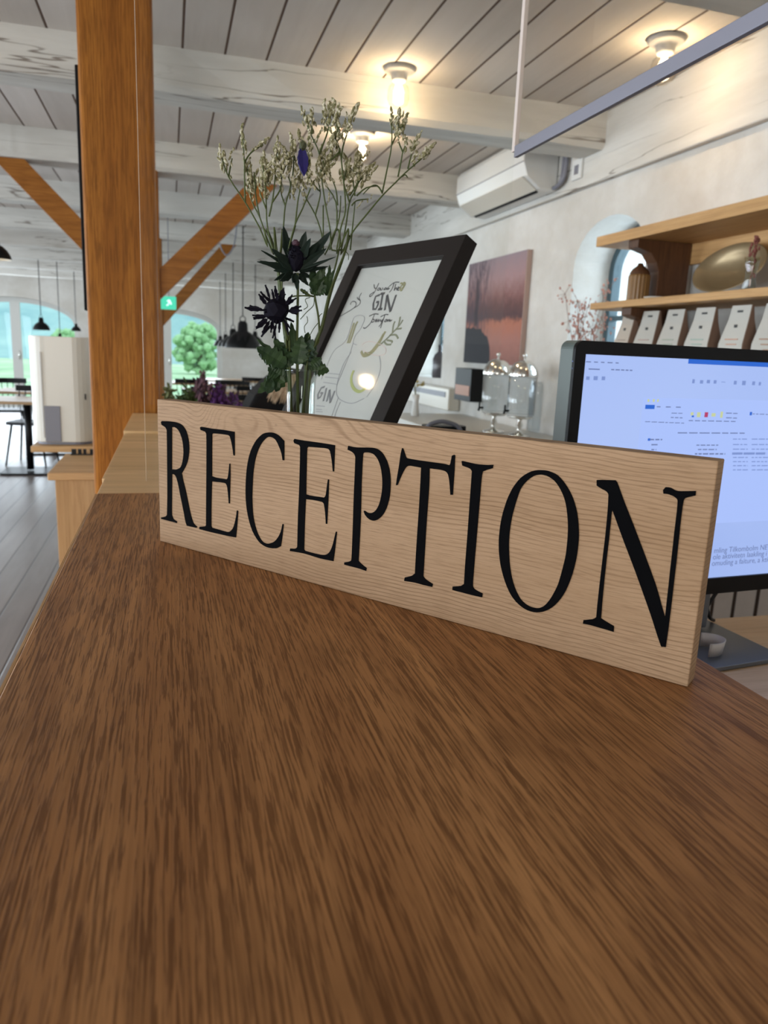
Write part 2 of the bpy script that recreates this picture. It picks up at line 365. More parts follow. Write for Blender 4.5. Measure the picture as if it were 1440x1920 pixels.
LET = [('R',[[(69,1423),(74,1429),(79,1435),(86,1438),(138,1442),(209,1446),(270,1447),(304,1447),(339,1445),(370,1441),(395,1437),(420,1430),(443,1420),(465,1405),(486,1386),(503,1365),(517,1338),(529,1309),(538,1279),(545,1250),(549,1221),(551,1192),(550,1159),(547,1126),(541,1093),(532,1061),(522,1029),(508,999),(488,966),(464,934),(445,909),(437,899),(428,889),(419,879),(427,850),(434,821),(442,792),(457,753),(474,709),(489,665),(505,612),(521,555),(536,505),(547,469),(559,434),(571,401),(583,373),(597,346),(613,324),(630,312),(650,304),(670,296),(665,290),(660,284),(655,279),(601,278),(548,277),(494,276),(486,292),(477,308),(470,325),(459,362),(448,409),(435,455),(422,500),(408,547),(394,593),(380,643),(367,694),(353,738),(343,769),(330,798),(318,822),(307,833),(293,841),(280,846),(270,847),(259,844),(248,842),(245,749),(241,656),(239,570),(235,495),(232,420),(233,363),(239,346),(250,331),(260,316),(282,309),(303,303),(324,296),(322,290),(319,284),(317,278),(287,279),(257,280),(227,280),(171,280),(104,281),(37,281),(35,286),(33,292),(31,297),(59,305),(88,314),(111,322),(123,328),(133,336),(144,344),(149,415),(153,487),(157,558),(160,662),(162,780),(164,899),(167,1051),(169,1214),(169,1333),(166,1346),(158,1359),(148,1368),(128,1378),(103,1386),(78,1395),(75,1404),(72,1413)],[(260,1382),(275,1385),(291,1388),(306,1388),(323,1385),(340,1379),(356,1371),(371,1360),(386,1346),(398,1330),(411,1309),(424,1285),(434,1261),(441,1235),(447,1208),(450,1181),(453,1154),(454,1126),(452,1099),(448,1070),(442,1041),(435,1015),(427,993),(419,972),(408,954),(398,942),(384,932),(370,924),(354,918),(337,912),(320,908),(297,904),(272,902),(247,899),(251,1060),(256,1221)]]),('E',[[(734,1425),(741,1428),(748,1432),(755,1434),(796,1434),(851,1432),(906,1430),(968,1431),(1035,1432),(1099,1433),(1158,1432),(1217,1430),(1276,1429),(1277,1344),(1278,1260),(1279,1176),(1272,1176),(1266,1176),(1260,1177),(1256,1196),(1253,1216),(1249,1236),(1242,1262),(1235,1292),(1227,1318),(1220,1337),(1212,1355),(1205,1374),(1196,1378),(1187,1382),(1177,1384),(1139,1385),(1089,1385),(1043,1385),(1009,1383),(975,1381),(940,1379),(936,1375),(931,1371),(929,1366),(926,1246),(924,1078),(922,909),(942,906),(962,903),(983,901),(1032,901),(1093,903),(1154,905),(1160,910),(1166,915),(1171,922),(1177,944),(1183,973),(1188,1003),(1191,1028),(1194,1054),(1197,1080),(1201,1081),(1206,1082),(1210,1082),(1211,1038),(1212,995),(1212,951),(1211,900),(1209,845),(1207,792),(1206,743),(1205,694),(1204,645),(1198,645),(1193,646),(1187,646),(1184,681),(1180,715),(1176,748),(1171,779),(1166,809),(1159,833),(1153,842),(1145,850),(1137,858),(1124,859),(1110,860),(1097,860),(1048,858),(985,854),(921,850),(917,776),(914,702),(911,628),(908,530),(906,425),(906,348),(909,340),(914,333),(920,326),(1004,324),(1088,321),(1152,321),(1172,323),(1192,328),(1209,337),(1228,352),(1246,371),(1260,393),(1275,429),(1289,473),(1299,512),(1305,536),(1308,561),(1312,586),(1319,585),(1326,585),(1332,585),(1328,538),(1324,490),(1319,443),(1313,391),(1306,337),(1299,283),(1250,280),(1201,278),(1152,277),(1064,275),(962,273),(872,272),(817,272),(762,273),(706,274),(708,284),(709,293),(710,302),(743,309),(776,316),(801,322),(808,326),(814,332),(820,338),(822,444),(824,550),(826,657),(830,816),(834,994),(836,1143),(837,1217),(837,1291),(836,1365),(829,1373),(822,1381),(813,1386),(793,1390),(768,1394),(743,1397),(740,1406),(737,1415)]]),('C',[[(1989,1405),(1991,1340),(1992,1275),(1993,1210),(1986,1209),(1978,1208),(1971,1207),(1965,1234),(1959,1260),(1950,1286),(1938,1311),(1924,1334),(1910,1356),(1896,1376),(1881,1394),(1864,1409),(1842,1419),(1818,1425),(1795,1427),(1775,1425),(1756,1419),(1738,1409),(1712,1388),(1683,1360),(1658,1329),(1634,1291),(1613,1248),(1595,1204),(1580,1156),(1569,1105),(1560,1054),(1553,997),(1549,938),(1546,879),(1544,820),(1543,761),(1545,704),(1549,651),(1555,598),(1564,548),(1576,504),(1591,461),(1608,423),(1626,391),(1648,360),(1669,336),(1683,323),(1699,312),(1717,305),(1736,301),(1756,300),(1776,303),(1803,310),(1832,322),(1858,335),(1879,351),(1898,369),(1915,390),(1932,413),(1947,440),(1960,467),(1968,493),(1975,521),(1981,548),(1986,549),(1992,549),(1997,549),(1993,509),(1988,468),(1983,428),(1977,389),(1970,350),(1963,311),(1944,299),(1925,288),(1905,278),(1880,271),(1852,266),(1824,263),(1796,261),(1769,262),(1741,265),(1709,273),(1676,284),(1645,301),(1611,329),(1577,364),(1547,403),(1521,451),(1498,505),(1479,561),(1464,617),(1454,675),(1447,733),(1444,805),(1445,881),(1449,953),(1455,1014),(1464,1074),(1476,1130),(1488,1176),(1504,1221),(1523,1264),(1546,1303),(1572,1341),(1599,1374),(1625,1399),(1653,1422),(1680,1441),(1702,1452),(1725,1460),(1749,1466),(1775,1470),(1802,1473),(1829,1473),(1856,1470),(1882,1464),(1908,1455),(1935,1440),(1962,1423)]]),('E',[[(2113,1422),(2118,1428),(2122,1434),(2127,1440),(2167,1438),(2207,1437),(2247,1436),(2312,1436),(2386,1436),(2457,1436),(2520,1435),(2583,1434),(2645,1432),(2644,1348),(2643,1263),(2642,1178),(2637,1178),(2632,1179),(2628,1179),(2622,1214),(2617,1248),(2611,1281),(2604,1311),(2595,1342),(2587,1365),(2582,1374),(2575,1381),(2566,1386),(2550,1389),(2530,1390),(2510,1390),(2453,1387),(2380,1384),(2307,1380),(2302,1375),(2298,1370),(2295,1365),(2293,1307),(2293,1226),(2293,1146),(2293,1067),(2293,986),(2294,905),(2312,903),(2330,901),(2348,900),(2398,901),(2462,904),(2526,906),(2534,913),(2541,921),(2546,929),(2551,955),(2555,988),(2559,1020),(2562,1044),(2566,1068),(2570,1092),(2574,1091),(2578,1091),(2582,1091),(2582,1068),(2582,1046),(2582,1023),(2582,976),(2581,919),(2580,861),(2578,795),(2576,723),(2574,650),(2569,650),(2563,650),(2558,650),(2555,684),(2551,718),(2547,751),(2542,782),(2535,813),(2529,837),(2524,847),(2516,854),(2507,859),(2484,861),(2453,862),(2423,862),(2383,861),(2337,858),(2292,855),(2289,787),(2287,718),(2285,650),(2283,554),(2283,445),(2282,337),(2287,332),(2293,327),(2299,325),(2354,323),(2430,322),(2493,323),(2523,326),(2552,332),(2577,342),(2594,353),(2610,368),(2622,385),(2635,409),(2646,437),(2656,466),(2666,505),(2676,549),(2687,593),(2691,593),(2696,593),(2700,593),(2696,547),(2691,501),(2687,455),(2681,402),(2674,346),(2667,290),(2609,288),(2552,286),(2494,285),(2424,288),(2349,292),(2278,294),(2215,291),(2152,287),(2089,283),(2090,292),(2092,301),(2094,310),(2120,314),(2146,318),(2166,324),(2175,329),(2183,337),(2190,345),(2191,442),(2191,538),(2192,635),(2195,743),(2199,857),(2202,970),(2204,1111),(2205,1257),(2204,1363),(2202,1371),(2196,1378),(2190,1386),(2168,1389),(2146,1393),(2125,1397),(2121,1405),(2117,1414)]]),('P',[[(2799,1406),(2801,1418),(2803,1431),(2805,1443),(2838,1441),(2870,1439),(2903,1439),(2960,1444),(3027,1451),(3082,1455),(3105,1455),(3129,1453),(3151,1448),(3172,1439),(3193,1427),(3211,1412),(3230,1391),(3247,1368),(3263,1343),(3276,1314),(3288,1284),(3296,1252),(3303,1219),(3307,1185),(3309,1150),(3309,1111),(3308,1070),(3304,1030),(3297,992),(3287,955),(3276,921),(3263,892),(3248,865),(3231,841),(3213,821),(3193,804),(3174,791),(3159,783),(3142,778),(3125,776),(3108,777),(3091,780),(3074,786),(3059,795),(3044,806),(3032,817),(3025,827),(3020,839),(3015,851),(3020,853),(3025,854),(3030,854),(3041,850),(3053,844),(3067,841),(3084,841),(3103,845),(3121,852),(3137,862),(3152,876),(3164,891),(3176,911),(3187,934),(3195,957),(3203,988),(3210,1023),(3215,1057),(3217,1089),(3218,1122),(3217,1154),(3213,1188),(3207,1223),(3200,1256),(3191,1285),(3179,1314),(3166,1339),(3151,1360),(3133,1378),(3114,1393),(3096,1401),(3075,1405),(3055,1407),(3035,1407),(3015,1404),(2995,1401),(2990,1396),(2985,1391),(2983,1386),(2980,1312),(2979,1209),(2978,1105),(2980,996),(2982,882),(2983,776),(2982,688),(2981,601),(2979,523),(2978,467),(2977,412),(2976,356),(2985,349),(2994,342),(3003,336),(3024,326),(3049,315),(3075,304),(3073,294),(3071,285),(3070,275),(3041,277),(3013,279),(2985,281),(2932,282),(2868,282),(2805,283),(2804,290),(2803,297),(2802,304),(2827,313),(2853,322),(2872,331),(2880,336),(2887,343),(2890,352),(2892,416),(2893,504),(2893,592),(2893,722),(2892,871),(2892,1011),(2894,1131),(2895,1252),(2895,1339),(2893,1352),(2887,1364),(2880,1374),(2869,1382),(2857,1389),(2843,1394),(2829,1399),(2814,1402)]]),('T',[[(3417,1488),(3421,1487),(3425,1486),(3429,1485),(3440,1460),(3452,1436),(3461,1417),(3465,1411),(3470,1406),(3476,1404),(3522,1401),(3585,1400),(3649,1400),(3723,1400),(3801,1400),(3861,1400),(3878,1399),(3895,1396),(3913,1394),(3916,1399),(3920,1405),(3922,1411),(3925,1430),(3929,1455),(3932,1479),(3939,1482),(3946,1486),(3953,1489),(3957,1487),(3960,1485),(3964,1483),(3964,1446),(3965,1409),(3966,1372),(3966,1304),(3965,1224),(3965,1143),(3957,1142),(3949,1141),(3941,1140),(3935,1180),(3929,1220),(3923,1254),(3918,1275),(3912,1295),(3906,1312),(3900,1321),(3892,1329),(3882,1335),(3867,1340),(3849,1342),(3830,1344),(3796,1344),(3756,1343),(3715,1342),(3718,1291),(3720,1240),(3721,1189),(3720,1107),(3718,1012),(3716,917),(3715,812),(3714,702),(3714,601),(3713,520),(3713,440),(3713,359),(3723,350),(3733,341),(3745,334),(3766,326),(3792,317),(3817,309),(3816,300),(3814,290),(3812,280),(3782,279),(3751,279),(3720,278),(3689,279),(3658,280),(3627,280),(3590,278),(3549,274),(3509,271),(3511,282),(3512,293),(3514,305),(3539,315),(3565,326),(3586,336),(3599,345),(3610,356),(3622,366),(3622,452),(3622,538),(3623,623),(3624,727),(3626,837),(3628,942),(3629,1038),(3629,1135),(3629,1214),(3629,1255),(3628,1296),(3628,1337),(3588,1339),(3548,1340),(3516,1341),(3504,1339),(3491,1336),(3480,1331),(3470,1322),(3461,1312),(3454,1300),(3443,1281),(3431,1257),(3420,1233),(3409,1207),(3398,1179),(3387,1150),(3381,1148),(3375,1146),(3369,1144),(3371,1164),(3373,1184),(3375,1204),(3381,1248),(3389,1301),(3395,1348),(3398,1378),(3401,1408),(3404,1434),(3408,1452),(3412,1470)]]),('I',[[(4030,1442),(4033,1444),(4037,1445),(4040,1446),(4073,1443),(4118,1439),(4161,1436),(4198,1436),(4234,1438),(4266,1440),(4288,1442),(4309,1446),(4330,1449),(4329,1440),(4328,1430),(4328,1421),(4308,1412),(4287,1404),(4270,1397),(4259,1391),(4248,1386),(4237,1380),(4235,1364),(4232,1348),(4231,1332),(4229,1271),(4228,1191),(4227,1111),(4226,1027),(4225,938),(4223,849),(4222,758),(4220,667),(4219,583),(4218,509),(4217,436),(4219,382),(4224,370),(4233,360),(4245,353),(4266,346),(4292,340),(4318,334),(4317,323),(4317,311),(4316,299),(4294,298),(4272,298),(4249,297),(4210,297),(4164,297),(4121,298),(4088,298),(4054,298),(4021,299),(4021,309),(4021,320),(4021,330),(4049,338),(4077,346),(4100,354),(4111,361),(4122,370),(4132,379),(4132,441),(4131,503),(4131,565),(4132,658),(4133,765),(4134,871),(4134,1000),(4134,1137),(4135,1246),(4135,1287),(4135,1329),(4135,1371),(4129,1378),(4123,1385),(4115,1390),(4094,1396),(4067,1401),(4039,1407),(4036,1419),(4033,1431)]]),('O',[[(4761,1458),(4780,1460),(4801,1460),(4821,1457),(4846,1452),(4873,1444),(4898,1432),(4925,1412),(4953,1386),(4978,1358),(5000,1330),(5020,1300),(5038,1269),(5054,1235),(5069,1199),(5081,1162),(5091,1122),(5100,1080),(5106,1039),(5111,1004),(5114,969),(5115,934),(5115,886),(5113,834),(5108,781),(5101,728),(5092,674),(5080,622),(5067,575),(5052,529),(5034,486),(5015,449),(4992,413),(4969,381),(4947,358),(4923,336),(4898,319),(4874,305),(4848,295),(4823,287),(4797,283),(4770,283),(4744,285),(4716,292),(4687,302),(4661,316),(4633,334),(4606,357),(4581,383),(4557,416),(4535,453),(4515,492),(4497,532),(4481,573),(4467,614),(4456,658),(4446,704),(4439,748),(4435,788),(4432,828),(4432,869),(4433,916),(4436,965),(4442,1015),(4450,1065),(4462,1115),(4474,1162),(4487,1203),(4503,1243),(4520,1280),(4539,1313),(4561,1345),(4583,1373),(4607,1395),(4633,1414),(4656,1429),(4673,1438),(4690,1445),(4708,1450),(4725,1454),(4743,1457)],[(4764,1422),(4783,1421),(4804,1418),(4825,1412),(4847,1402),(4869,1390),(4888,1374),(4909,1352),(4929,1325),(4947,1298),(4962,1270),(4975,1241),(4985,1211),(4995,1174),(5004,1134),(5011,1094),(5016,1059),(5020,1024),(5022,989),(5024,939),(5024,883),(5023,830),(5019,784),(5013,739),(5006,695),(4999,650),(4991,606),(4982,564),(4969,524),(4954,485),(4939,450),(4925,421),(4909,394),(4893,371),(4880,356),(4865,344),(4850,334),(4835,327),(4820,323),(4804,321),(4784,320),(4761,322),(4740,327),(4717,336),(4693,349),(4672,365),(4650,391),(4627,424),(4608,458),(4591,495),(4577,533),(4565,573),(4554,617),(4544,665),(4537,713),(4531,762),(4526,812),(4524,862),(4524,913),(4527,965),(4531,1014),(4537,1061),(4546,1107),(4555,1152),(4566,1198),(4578,1244),(4591,1283),(4605,1309),(4622,1334),(4640,1355),(4656,1372),(4674,1387),(4690,1399),(4701,1406),(4714,1411),(4727,1415),(4739,1418),(4751,1421)]]),('N',[[(5208,1438),(5220,1441),(5232,1443),(5245,1445),(5275,1448),(5313,1452),(5351,1456),(5357,1450),(5363,1444),(5368,1437),(5386,1401),(5411,1351),(5435,1302),(5475,1227),(5522,1139),(5568,1050),(5622,945),(5679,832),(5730,729),(5763,651),(5794,573),(5826,495),(5825,554),(5824,613),(5823,672),(5822,745),(5820,823),(5819,900),(5818,975),(5817,1050),(5815,1124),(5815,1212),(5814,1302),(5811,1367),(5808,1376),(5801,1384),(5793,1390),(5781,1396),(5765,1401),(5750,1405),(5736,1407),(5721,1406),(5707,1406),(5705,1415),(5703,1423),(5701,1431),(5706,1439),(5711,1447),(5716,1455),(5727,1456),(5739,1457),(5751,1456),(5763,1452),(5775,1446),(5787,1442),(5798,1440),(5810,1440),(5822,1441),(5851,1445),(5888,1451),(5925,1457),(5925,1446),(5926,1435),(5926,1424),(5902,1414),(5879,1405),(5861,1396),(5856,1390),(5852,1381),(5851,1373),(5849,1337),(5849,1289),(5849,1241),(5850,1182),(5852,1118),(5853,1057),(5854,1007),(5855,957),(5856,908),(5857,778),(5859,617),(5860,480),(5860,410),(5859,339),(5858,268),(5847,267),(5837,265),(5826,263),(5817,281),(5808,298),(5800,316),(5777,366),(5749,429),(5720,493),(5675,586),(5623,692),(5575,789),(5540,857),(5505,925),(5469,993),(5430,1071),(5391,1150),(5362,1207),(5359,1214),(5355,1221),(5351,1228),(5350,1218),(5349,1207),(5348,1197),(5349,1144),(5349,1073),(5350,1003),(5349,927),(5348,846),(5348,765),(5348,682),(5349,598),(5350,524),(5351,473),(5353,421),(5354,370),(5364,365),(5374,361),(5384,357),(5406,349),(5434,340),(5461,331),(5462,316),(5463,300),(5464,285),(5440,286),(5415,288),(5391,289),(5354,290),(5313,292),(5278,293),(5258,292),(5237,291),(5217,290),(5217,300),(5218,309),(5218,319),(5243,328),(5268,337),(5289,345),(5299,352),(5308,360),(5317,369),(5316,418),(5315,467),(5315,516),(5315,612),(5316,728),(5317,838),(5318,932),(5319,1026),(5318,1114),(5317,1196),(5314,1278),(5310,1337),(5307,1347),(5300,1355),(5292,1362),(5277,1369),(5259,1375),(5243,1382),(5233,1386),(5223,1391),(5212,1397),(5211,1410),(5209,1424)]])]

# ================================================================== THE SETTING
XW = 2.12          # face of the right wall
XL = -5.6; YF = 16.0; YB = -4.2; ZC = 2.58
struct('floor', box(XL-.3, XW+.5, YB-.3, YF+.3, -.1, 0), M['floor'])
struct('ceiling', box(XL-.3, XW+.5, YB-.3, YF+.3, ZC, ZC+.06), M['ceiling'])

def arch(cx, w, z0, zs, za, n=16):
    """closed loop: sill z0, spring zs, apex za"""
    pts = [(cx-w/2, z0), (cx+w/2, z0)]
    for i in range(n+1):
        a = math.pi*i/n; pts.append((cx+w/2*math.cos(a), zs+(za-zs)*math.sin(a)))
    return pts
def rect(x0, x1, z0, z1): return [(x0, z0), (x1, z0), (x1, z1), (x0, z1)]
# right wall: local x = world Y, local y = Z, extruded to +X
MR = Matrix(((0, 0, 1, XW), (1, 0, 0, 0), (0, 1, 0, 0), (0, 0, 0, 1)))
n1 = arch(3.49, .66, 1.30, 1.86, 2.09); n2 = arch(6.35, 1.06, 1.185, 1.72, 2.02)
wall_right = struct('wall_right', prism([rect(YB, YF, 0, ZC), n1, n2], .42, MR), M['plaster'])
# timber wall plate along the top of the wall
struct('trim_1', box(XW-.035, XW, YB, YF, 2.262, ZC), M['plate'], bevel=.006)
# windows in the niches
def niche_window(nm, cx, w, z0, zs, za, D=.22):
    MM = Matrix(((0, 0, 1, XW+D), (1, 0, 0, 0), (0, 1, 0, 0), (0, 0, 0, 1)))
    k = .045
    fr = struct(nm, prism([arch(cx, w-.002, z0+.001, zs, za-.002), arch(cx, w-2*k, z0+k, zs, za-k)], .05, MM), M['bluegrey'])
    fr['kind'] = 'structure'
    obj('window_bar', box(XW+D+.01, XW+D+.04, cx-.012, cx+.012, z0+k, za-k), M['bluegrey'], fr)
    obj('window_bar', box(XW+D+.01, XW+D+.04, cx-w/2+k, cx+w/2-k, z0+.30, z0+.325), M['bluegrey'], fr)
    obj('window_pane', prism([arch(cx, w-2*k, z0+k, zs, za-k)], .006, Matrix(((0, 0, 1, XW+D+.022), (1, 0, 0, 0), (0, 1, 0, 0), (0, 0, 0, 1)))), M['windowpane'], fr)
M['bluegrey'] = mat('dark_teal_window_paint', (.05, .085, .10), .5)
niche_window('window_1', 3.49, .66, 1.30, 1.86, 2.09)
niche_window('window_2', 6.35, 1.06, 1.185, 1.72, 2.02, .355)
# far wall with two arched glass doors: local x = world X, local y = Z, extruded to +Y
def farM(y): return Matrix(((1, 0, 0, 0), (0, 0, 1, y), (0, 1, 0, 0), (0, 0, 0, 1)))
d1 = arch(-2.84, 2.28, .02, 1.62, 2.10); d2 = arch(-.05, 2.16, .02, 1.62, 2.05)
struct('wall_far', prism([rect(XL, XW+.42, 0, ZC), d1, d2], .35, farM(YF)), M['plaster'])
def arched_door(nm, cx, w, zs, za):
    k = .09; hole = []
    L = arch(cx, w-2*k, .12, zs, za-k, 16); m2 = .085
    # split the opening into two leaves by the centre post
    left = [(max(min(x, cx-m2), cx-w/2+k), z) for x, z in L if x <= cx-m2+1e-6]
    def leaf(sgn):
        pts = []
        a0 = math.acos(min(1, m2/(w/2-k)))
        xs = [cx+sgn*m2, cx+sgn*(w/2-k)]
        pts = [(xs[0], .12), (xs[1], .12)]
        for i in range(11):
            a = a0*i/10; pts.append((cx+sgn*(w/2-k)*math.cos(a), zs+(za-k-zs)*math.sin(a)))
        return pts
    d = struct(nm, prism([arch(cx, w-.004, .021, zs, za-.002), leaf(1), leaf(-1)[::-1]], .07, farM(YF+.14)), M['whitepaint'])
    for s in (1, -1):
        obj('door_pane', prism([leaf(s)], .006, farM(YF+.17)), M['windowpane'], d)
    h = B(); ball((cx+.04, YF+.12, 1.02), .03, h, 2, (.6, 1, 3)); obj('door_handle', h, M['chrome'], d, smooth=True)
arched_door('door_1', -2.84, 2.28, 1.62, 2.10)
arched_door('door_2', -.05, 2.16, 1.62, 2.05)
# left wall and back wall with plain window openings
ML = Matrix(((0, 0, 1, XL-.35), (1, 0, 0, 0), (0, 1, 0, 0), (0, 0, 0, 1)))
lw = [rect(YB, YF, 0, ZC)] + [rect(y-.9, y+.9, .5, 2.2) for y in (-1.2, 2.2, 5.6, 9.0, 12.4)]
struct('wall_left', prism(lw, .35, ML), M['plaster'])
for i, y in enumerate((-1.2, 2.2, 5.6, 9.0, 12.4)):
    w = struct('window_%d' % (i+3), prism([rect(y-.9, y+.9, .5, 2.2), rect(y-.83, y-.03, .57, 2.13), rect(y+.03, y+.83, .57, 2.13)], .06, Matrix(((0, 0, 1, XL-.2), (1, 0, 0, 0), (0, 1, 0, 0), (0, 0, 0, 1)))), M['whitepaint'])
    obj('window_pane', box(XL-.172, XL-.166, y-.83, y+.83, .57, 2.13), M['windowpane'], w)
struct('wall_back', prism([rect(XL, XW+.42, 0, ZC), rect(-2.8, -1.0, .6, 2.1)], .3, farM(YB-.3)), M['plaster'])
w = struct('window_8', prism([rect(-2.8, -1.0, .6, 2.1), rect(-2.73, -1.93, .67, 2.03), rect(-1.87, -1.07, .67, 2.03)], .06, farM(YB-.2)), M['whitepaint'])  # unseen back window, opening for the added fill light
obj('window_pane', box(-2.73, -1.07, YB-.17, YB-.164, .67, 2.03), M['windowpane'], w)

# ceiling beams across the hall
ys = [3.56 + 1.585*k - (.05 if k < 0 else 0) for k in range(-4, 8)]
for i, y in enumerate(ys):
    bm = B(); n = 26; rings = []
    rnd = random.Random(i*13+5)
    for k in range(n+1):
        x = XL + (XW-.03-XL)*k/n; j = [rnd.uniform(-.007, .007) for _ in range(8)]
        w0, h0 = .225, .172
        pr = [(y+j[0], ZC+.01), (y+j[1], ZC-h0+.025), (y+.018, ZC-h0+j[2]*.6), (y+w0-.018, ZC-h0+j[3]*.6), (y+w0+j[4], ZC-h0+.025), (y+w0+j[5], ZC+.01)]
        rings.append([bm.verts.new((x, a, b)) for a, b in pr])
    for a, b in zip(rings, rings[1:]):
        for k in range(6): bm.faces.new((a[k], b[k], b[(k+1) % 6], a[(k+1) % 6]))
    bm.faces.new(rings[0]); bm.faces.new(rings[-1][::-1]); bmesh.ops.recalc_face_normals(bm, faces=bm.faces)
    struct('trim_%d' % (i+2), bm, M['beam'])

# landscape beyond the far doors
m = mat('meadow', (.16, .34, .12), .9); t = NT(m)
t.base(t.mix(t.ramp(t.noise(t.coord((.3, .3, .3)), 1, 4, .6), [(.35, g3(0)), (.65, g3(1))]), (.22, .38, .20), (.42, .56, .34))); M['meadow'] = m
m = mat('wooded_hill', (.08, .22, .14), .9); t = NT(m)
t.base(t.mix(t.ramp(t.noise(t.coord((.12, .12, .12)), 1, 5, .7), [(.35, g3(0)), (.65, g3(1))]), (.13, .26, .26), (.26, .40, .36))); M['hill'] = m
M['terrace'] = mat('pale_terrace_stone', (.5, .5, .48), .8)
tag(struct('ground', box(-60, 60, 17.6, 200, -.5, -.3), M['meadow']), kind='structure')
struct('terrace', box(-60, 60, YF+.4, 17.6, -.5, -.02), M['terrace'])
def hill(name, y, h, ph, mt, x0=-70, x1=70):
    bm = B(); n = 40; top = []; bot = []
    R3 = []
    for k in range(n+1):
        x = x0+(x1-x0)*k/n; z = h*(.75+.25*math.sin(x*.07+ph)+.08*math.sin(x*.31+ph))
        R3.append([bm.verts.new((x, y-h*2.2, -.4)), bm.verts.new((x, y-h*.8, z*.6)), bm.verts.new((x, y, z)), bm.verts.new((x, y+8, -.4))])
    for a, b in zip(R3, R3[1:]):
        for q in range(3): bm.faces.new((a[q], b[q], b[q+1], a[q+1]))
    o = obj(name, bm, mt, smooth=True); o['kind'] = 'structure'; return o
hill('hill', 120, 26, .4, M['hill']); hill('hill', 75, 3.0, 2.0, M['meadow'])
M['leafgreen'] = mat('broadleaf_green', (.24, .42, .20), .8)
M['bark'] = mat('brown_bark', (.08, .05, .03), .9)
def tree(x, y, h, label):
    t_ = thing('tree', label, 'tree', (x, y, -.3), group='trees outside the far doors')
    obj('trunk', tube([(0, 0, 0), (.1, 0, h*.5), (0, .1, h*.7)], [h*.04, h*.03, h*.02], n=8), M['bark'], t_)
    bm = B(); rnd = random.Random(int(x*10+y))
    for k in range(170):
        a = rnd.uniform(0, 6.28); f = rnd.random(); r = h*.42*math.sqrt(rnd.random())*math.sin(.35+2.5*f)
        ball((r*math.cos(a)*1.2, r*math.sin(a), h*(.06+.88*f)), h*rnd.uniform(.04, .10), bm, 1, jit=.3)
    obj('crown', bm, M['leafgreen'], t_)
tree(1.6, 44, 2.9, 'round green tree in the meadow seen through the right-hand arched door')
tree(-9.2, 40, 2.4, 'small dark tree in the meadow seen through the left arched door')
tree(-5.6, 46, 2.2, 'bushy tree on the meadow rise left of the door post of the left arched door')

# ================================================================== TIMBER POSTS
def post(name, x0, x1, y0, y1, label, br=None):
    t_ = thing(name, label, 'post', ((x0+x1)/2, (y0+y1)/2, 0), group='oak posts down the middle of the hall')
    cx, cy = (x0+x1)/2, (y0+y1)/2
    obj('shaft', box(x0-cx, x1-cx, y0-cy, y1-cy, 0, ZC-.001), M['oak_post'], t_, bevel=.014, seg=3)
    for s in (br or ()):
        # brace: (x_low, z_low) at post -> (x_high, z_high) at beam, thickness th in plane
        a, b, th = s
        d = Vector((b[0]-a[0], 0, b[1]-a[1])); L = d.length; d.normalize(); nrm = Vector((-d.z, 0, d.x))
        MM = basis(Vector((a[0]-cx, -.06, a[1])), d, nrm, Vector((0, 1, 0)))
        c = 1 if b[0] > a[0] else -1
        q = th*.5
        bm = B()
        # ends cut vertical at the post and level at the beam
        pts = []
        dx, dz = d.x, d.z
        def P2(p, off):  # centre line point + offset across
            return Vector((p[0]+nrm.x*off, 0, p[1]+nrm.z*off))
        lo = [P2(a, q), P2(a, -q)]; hi = [P2(b, -q), P2(b, q)]
        lo = [p + d*((a[0]-p.x)/dx) for p in lo]; hi = [p + d*((b[1]-p.z)/dz) for p in hi]
        loop = [(p.x-cx, p.z) for p in (lo[0], lo[1], hi[0], hi[1])]
        prism([loop], .13, Matrix(((1, 0, 0, 0), (0, 0, 1, -.065), (0, 1, 0, 0), (0, 0, 0, 1))), bm)
        obj('brace', bm, M['oak_brace'], t_, bevel=.006)
    return t_
post('timber_post', -.245, -.035, 2.56, 2.76, 'thick honey oak post rising just behind the near counter end')
zb = ZC-.17
post('timber_post', -.245, -.052, 5.16, 5.34, 'oak post with two braces directly behind the nearest post',
     [((-.052, 1.745), (.60, zb), .13), ((-.245, 1.735), (-.905, zb), .13)])
post('timber_post', -.20, -.06, 8.33, 8.49, 'third oak post farther down the hall with one visible brace',
     [((-.06, 1.63), (.62, zb), .11), ((-.20, 1.63), (-.9, zb), .11)])
post('timber_post', -3.1, -2.9, 8.33, 8.5, 'oak post by the left arched door, its brace end showing under the beams',
     [((-2.9, 1.63), (-2.2, zb), .14)])
# dark narrow panel fixed to the left side of the near post
o = obj('speaker_bar', box(-.263, -.2462, 2.66, 2.72, 1.47, 2.19), M['blackmatte'], bevel=.003)
tag(o, 'slim black upright bar fixed along the left side of the nearest oak post', 'speaker')

# ================================================================== RECEPTION COUNTER
CZ = 1.148
cX0, cX1 = -.1115, .409
rc = thing('reception_counter', 'dark oak topped reception counter carrying the RECEPTION sign', 'counter', (0, 0, 0))
obj('countertop', box(cX0, cX1, -.35, 1.207, CZ-.022, CZ), M['counter'], rc, bevel=.0012)
obj('edge_strip', box(cX0-.0025, cX0-.0002, -.35, 1.207, CZ-.022, CZ-.0006), M['pine_y'], rc)
obj('side_panel', box(cX0+.01, cX0+.03, -.33, 1.19, .02, CZ-.023), M['pine_z'], rc)
obj('side_panel', box(cX1-.03, cX1-.01, -.33, 1.19, .02, CZ-.023), M['pine_z'], rc)
obj('plinth', box(cX0+.03, cX1-.03, -.3, 1.17, 0, .1), M['darkwood'], rc)
